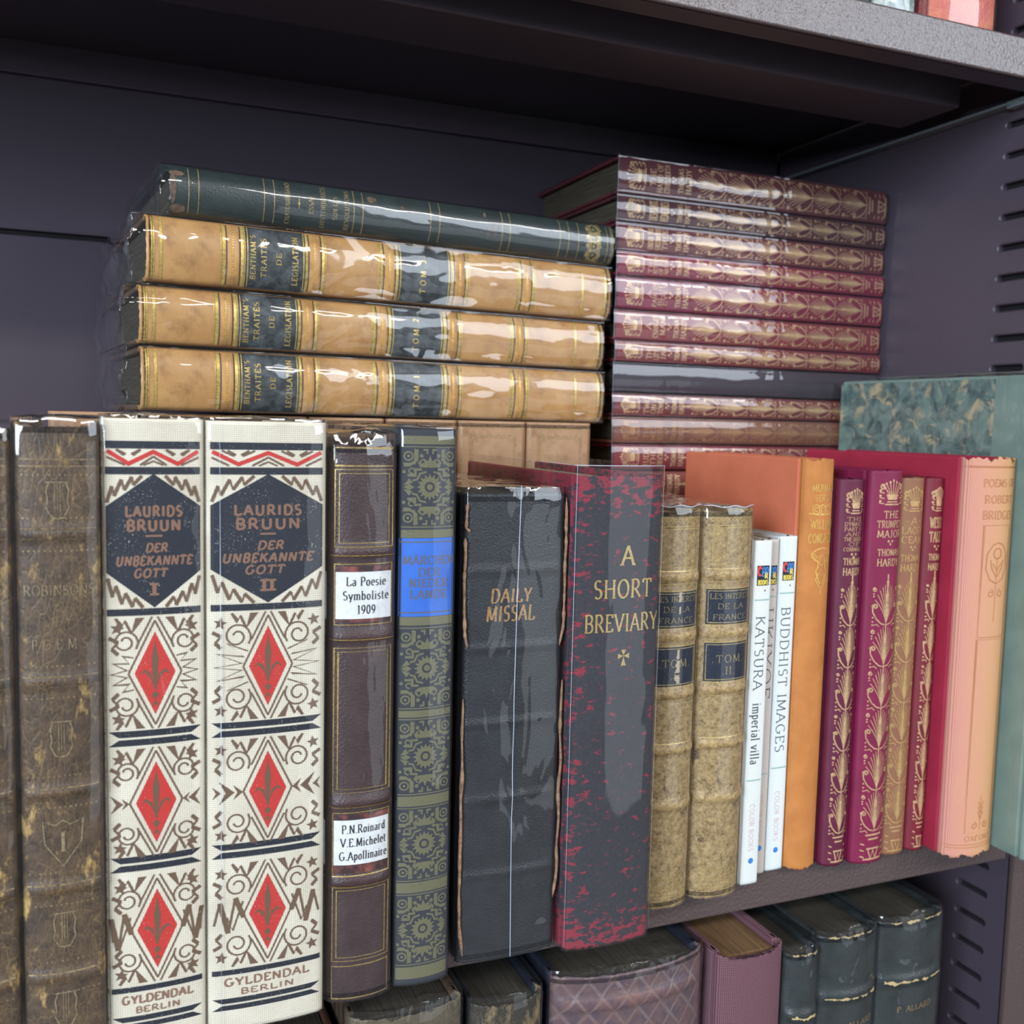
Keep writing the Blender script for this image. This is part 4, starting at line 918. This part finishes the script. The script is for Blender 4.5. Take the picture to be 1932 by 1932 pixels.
bentham('1', .0264, .1998, .2275, 'lowest of the three honey calf tomes, black label numbered 1', 0, .25)
bentham('2', .0242, .2272, .2272, 'middle one of the three honey calf tomes, black label numbered 2', .001, .25)
bentham('3', .0272, .2524, .2300, 'top one of the three honey calf tomes, black label numbered 3', 0, .3)
BGR = leather('dark_green_roan', S3(32, 42, 40), S3(46, 56, 54), 1500, .35, .3)
b = book('roan_book', 'dark green roan book lying on top of the three honey calf tomes', .0202, .2185, .104, BGR, BGR, PAGE_DARK, .0040, (), lying_loc(.2305, .2806, .0202, -.001), ROT, True, wear=.0010, edge=.0020, roll=.25)
d = Draw(); H = b.H; hw = b.T/2-.001
for q in (.0078, .0118, .0390, .0433, .0790, .0832, .1162, .1208, .1537, .1580, .1862, .1912, .1970, .2142, .2166, .2186-.001): d.line([(-hw, H-q), (hw, H-q)], .00032)
d.rect(-.0022, H-.0542, .0022, H-.0539); d.fill([(0, H-.0534), (.0008, H-.05405), (0, H-.0547), (-.0008, H-.05405)])
for s_, q, w in (("CHATEAUBRIAND", .0490, .0172), ("ESSAI", .0594, .0074), ("HISTORIQUES", .0648, .0172), ("SUR LES", .0703, .0100), ("REVOLUTIONS", .0757, .0170)): d.text(s_, 0, H-q, .0020, w, wt=.13)
for k in range(4):
    x = -hw+.0028+k*(2*hw-.0056)/3
    for su in (-1, 1):
        for sv in (-1, 1): d.line(spiral(x+su*.0012, H-.2060+sv*.0026, .0018, .0004, 90, su*sv*1.3, 14), .0004)
    d.line([(x-.0026, H-.2060), (x, H-.2016), (x+.0026, H-.2060), (x, H-.2106)], .0005, True); d.star(x, H-.2060, .0012, 4, .4)
d.build('gilt_stripe_lettering', b.surf, gilt('roan_gilt', S3(196, 172, 112), S3(120, 104, 70), .4, .4), b.root, .00016)
d = Draw()
for u, q, w, l in ((.0060, .0875, .0014, .0022), (-.0078, .0035, .0016, .003), (.0060, .0030, .0012, .003), (0, .0015, .0070, .0012), (.0062, .1315+.013, .0012, .0006), (.0005, .1500, .0036, .0006), (-.0010, .1460, .0028, .0005), (.0040, .1020, .0008, .0008)):
    d.fill([(u+w*cos(2*pi*i/11)*(1+.35*noise.noise(Vector((i*1.7, q*99, 0)))), H-q+l*sin(2*pi*i/11)*(1+.35*noise.noise(Vector((i*1.3, q*77, 4))))) for i in range(11)])
d.build('scuff_stain', b.surf, leather('scuffed_hide', S3(128, 98, 72), S3(70, 58, 48), 900, .8, .4, 500), b.root, .00013)
sleeve(b, FILM_TIGHT, .0028, .0005, 77, off=.0005, top_amp=.003)

# ------------------------------------------------------------------ crimson pocket set stacked flat in the corner
GS = 'crimson pocket volumes stacked flat'
rows = [  # top z, bottom z, colour, title, x of the head end
    (.3378, .3185, (104, 44, 50), ("THE", "HAND OF", "ETHELBERTA"), .1835), (.3185, .3045, (92, 46, 52), ("DESPERATE", "REMEDIES"), .1838), (.3045, .2897, (110, 44, 52), ("UNDER THE", "GREENWOOD", "TREE"), .1840),
    (.2897, .2770, (138, 34, 62), ("THE", "RETURN", "OF THE", "NATIVE"), .1842), (.2770, .2597, (134, 32, 60), ("A", "PAIR OF", "BLUE", "EYES"), .1845), (.2597, .2437, (140, 48, 56), ("A", "CHANGED", "MAN"), .1845),
    (.2437, .2323, (132, 50, 56), ("THE", "LITTLE", "JAR"), .1848), (.2323, .2163, (66, 54, 64), None, .1846), (.2163, .2036, (122, 52, 54), ("TWO", "ON A", "TOWER"), .1850),
    (.2036, .1893, (136, 84, 66), ("THE", "WELL", "BELOVED"), .1846), (.1893, .1752, (140, 40, 50), ("JUDE", "THE", "OBSCURE"), .1853), (.1752, .1604, (132, 60, 50), ("TESS",), .1840)]
z = .1604; k = 0
while z > .018: rows.append((z, z-.01782, (128, 44, 56), False, .1850-.0004*(k % 3))); z -= .01782; k += 1
names = ['topmost', 'second from the top', 'third from the top', 'fourth from the top', 'fifth from the top', 'sixth from the top', 'seventh from the top', 'dull plum one without gilt', 'ninth from the top', 'rubbed brownish one tenth from the top', 'bright one just over the orange book', 'one whose gilt end shows left of the orange book']
for i, (zt, zb, c, title, xh) in enumerate(rows):
    H = .1765 if i != 11 else .1770; T = zt-zb-.0003
    col = S3(*c); col2 = S3(*(int(v*.85) for v in c))
    lab = ('pocket volume of the flat stack, ' + names[i]) if i < 12 else 'crimson pocket volume low in the flat stack, hidden behind the front row'
    b = hardy(lab, T, H, .106, col, col2, title or (), (xh+H, .1505+(.0006*((i*7) % 3)), (zt+zb)/2), 0, True, GS, gm=GHAR if i not in (9,) else gilt('brown_gilt', S3(190, 140, 96), S3(150, 104, 72), .3, .45), blank=not title)
    if i < 11:
        sleeve(b, FILM_STACK, .0012, .0005, 90, fold=False, off=.00012, flat=.0006, freq=25, low=-.001, depth=.98, curl=0)
        film_edge(b, [(-b.T/2, -.0008, H+.0012), (b.T/2, -.0008, H+.0012)], .00022)

# ------------------------------------------------------------------ shelf below: heads of tall volumes
GL = 'tall volumes on the shelf below'
ZL = SHELF_LOW
def low(name, label, x0, x1, y, ztop, D, sp, bd, pg, film_mat=None, bulge=.004, seed=0, wear=.001, **k):
    H = ztop-ZL
    b = book(name, label, x1-x0, H, D, sp, bd, pg, bulge, tuple((H-q, .0016, .003) for q in k.pop('bands', ())), ((x0+x1)/2, y, ZL), group=k.pop('group', None), wear=wear, **k)
    if film_mat: sleeve(b, film_mat, .0022, .0010, seed, off=.0006, top_amp=.004, fold=True)
    return b
DGR = leather('black_green_morocco', S3(36, 40, 40), S3(54, 60, 60), 1300, .4, .4); OLVC = crackle('olive_calf', S3(110, 98, 78), S3(80, 70, 54), S3(150, 136, 108), .55, .7)
NAVL = leather('navy_hide', S3(30, 34, 46), S3(38, 44, 60), 1200, .5, .4)
DIAP = NT('diapered_purple_hide')
_x = DIAP.xyz(); _a = DIAP.math('PINGPONG', DIAP.math('MULTIPLY', DIAP.math('ADD', _x[0], DIAP.math('MULTIPLY', _x[2], .8)), 90), .5); _c = DIAP.math('PINGPONG', DIAP.math('MULTIPLY', DIAP.math('SUBTRACT', _x[0], DIAP.math('MULTIPLY', _x[2], .8)), 90), .5)
_g = DIAP.math('MINIMUM', DIAP.ramp(_a, 0, .12), DIAP.ramp(_c, 0, .12)); DIAP.bump(DIAP.math('ADD', _g, DIAP.noise(900, 3)), .5, .0004)
DIAP = DIAP.fin(DIAP.mix(DIAP.ramp(DIAP.noise(160, 6, .7), .4, .65), DIAP.mix(_g, S3(132, 112, 108), S3(92, 74, 82)), S3(124, 92, 86)), .45)
ROSE = NT('rose_checked_cloth'); _w = ROSE.math('MULTIPLY', ROSE.wave(380, 'X', .1), ROSE.wave(380, 'Z', .1)); ROSE.bump(_w, .5, .0003); ROSE = ROSE.fin(ROSE.mix(ROSE.ramp(_w, .2, .6), S3(96, 54, 64), S3(146, 112, 120)), .6)
low('tall_book', 'dark tall book below the brown morocco book, reddish corner showing', -.0200, .0150, .030, -.036, .16, NAVL, leather('rust_hide', S3(92, 52, 38), S3(60, 40, 34), 800, .5), PAGE_DARK, None, .003)
low('tall_book', 'grey olive tall book with dark page edges below the olive patterned book', .0178, .0632, .030, -.0262, .17, OLVC, leather('spotted_hide', S3(120, 96, 72), S3(60, 44, 36), 700, .5, .4, 160), PAGE_DARK, FILM, .005, 101, board=.003, group=GL, dip=.001)
low('tall_book', 'black tall book with worn tan head below the missal', .0672, .0985, .031, -.0312, .17, crackle('black_tan_hide', S3(56, 50, 40), S3(42, 40, 36), S3(150, 128, 92), .50, .62), NAVL, PAGE_DARK, FILM_CRISP, .005, 103, group=GL, dip=.001)
low('diapered_book', 'very thick purple brown book with lattice tooling below the breviary', .1035, .1768, .030, -.0285, .17, DIAP, NAVL, PAGE_DARK, film('puckered_film', (1, 1, 1), 90, .6, .05, 1.3, .012), .008, 105, board=.004, bands=(.012,), group=GL)
b = low('rose_book', 'rose checked cloth tall book below the paperbacks', .1822, .2178, .0305, -.0322, .17, ROSE, ROSE, pages('brown_page_edges', S3(150, 114, 76), S3(104, 76, 50)), None, .004, 107, board=.004, dip=.002, group=GL)
G3 = [('tall_book', 'narrow dark green tall book, left of the dark green trio below', .2192, .2388, -.0385), ('tall_book', 'dark green tall book with worn tan band, middle of the dark green trio below', .2394, .2746, -.0350), ('tall_book', 'dark green tall book with gilt name, right of the dark green trio below', .2762, .3168, -.0350)]
for i, (nm, lab, x0, x1, zt) in enumerate(G3):
    b = low(nm, lab, x0, x1, .0310+.001*i, zt, .17, DGR, DGR, PAGE_DARK, film('loose_wrap', (1, 1, .6), 75, .7, .05, 1.3, .012), .005, 111+i*2, bands=(.0300, .066), group=GL, dip=.0015)
    d = Draw(); hw = b.T/2-.003
    for z_, w_, gain in ((b.H-.0300, .0017, 1.0), (b.H-.0006, .0013, 1.2), (b.H-.0660, .0014, .8)):
        for k in range(60):
            ua, ub = -hw+2*hw*k/60, -hw+2*hw*(k+1)/60
            def hh(u, sg): return max(0, w_*gain*(.9*noise.noise(Vector((u*260+i*9, sg*3.3, z_*50)))+.5*noise.noise(Vector((u*900, sg*5, i)))+.18))
            q = [(ua, z_-hh(ua, 1)), (ub, z_-hh(ub, 1)), (ub, z_+hh(ub, -1)), (ua, z_+hh(ua, -1))]
            if max(p[1] for p in q)-min(p[1] for p in q) > .0003: d.p.append(q)
    d.build('rubbed_stain', b.surf, plain('rubbed_tan_hide', S3(196, 172, 122), .7), b.root, .00025)
    if i:
        d = Draw(); d.text("P. ALLARD", .0010 if i == 2 else .004, b.H-.0445, .0028, .0215, wt=.14); d.text("LA", 0, b.H-.0560, .0028, None, wt=.14) if i == 2 else None
        d.build('gilt_lettering', b.surf, GILT_DULL, b.root, .00016)

# ------------------------------------------------------------------ shelf above: feet of three books
ZU = .3845+.0002
MAR2 = marbled('green_grey_marbling', S3(70, 92, 86), S3(170, 184, 176), S3(206, 206, 196))
b = book('book', 'green and white marbled book on the top shelf, only its foot in view', .0240, .215, .13, MAR2, MAR2, PAGE, .002, (), (.2642, .046, ZU)); sleeve(b, FILM, .001, .0008, 131)
CRM = leather('coral_hide', S3(206, 92, 84), S3(224, 132, 96), 900, .4, .8, 120)
b = book('book', 'thin dark red book with cream joint on the top shelf', .0052, .20, .13, leather('oxblood', S3(120, 32, 32), S3(96, 26, 28)), leather('cream_vellum', S3(206, 180, 140), S3(186, 160, 120)), PAGE, .001, (), (.2797, .046, ZU), board=.0012)
b = book('book', 'coral red leather book on the top shelf beside the slotted panel', .0420, .22, .14, CRM, CRM, PAGE, .004, (), (.3045, .045, ZU)); sleeve(b, FILM_CRISP, .001, .0005, 133)
b = book('book', 'dark cloth book on the top shelf, third from the coral one', .030, .21, .13, BGR, BGR, PAGE, .002, (), (.2360, .046, ZU))
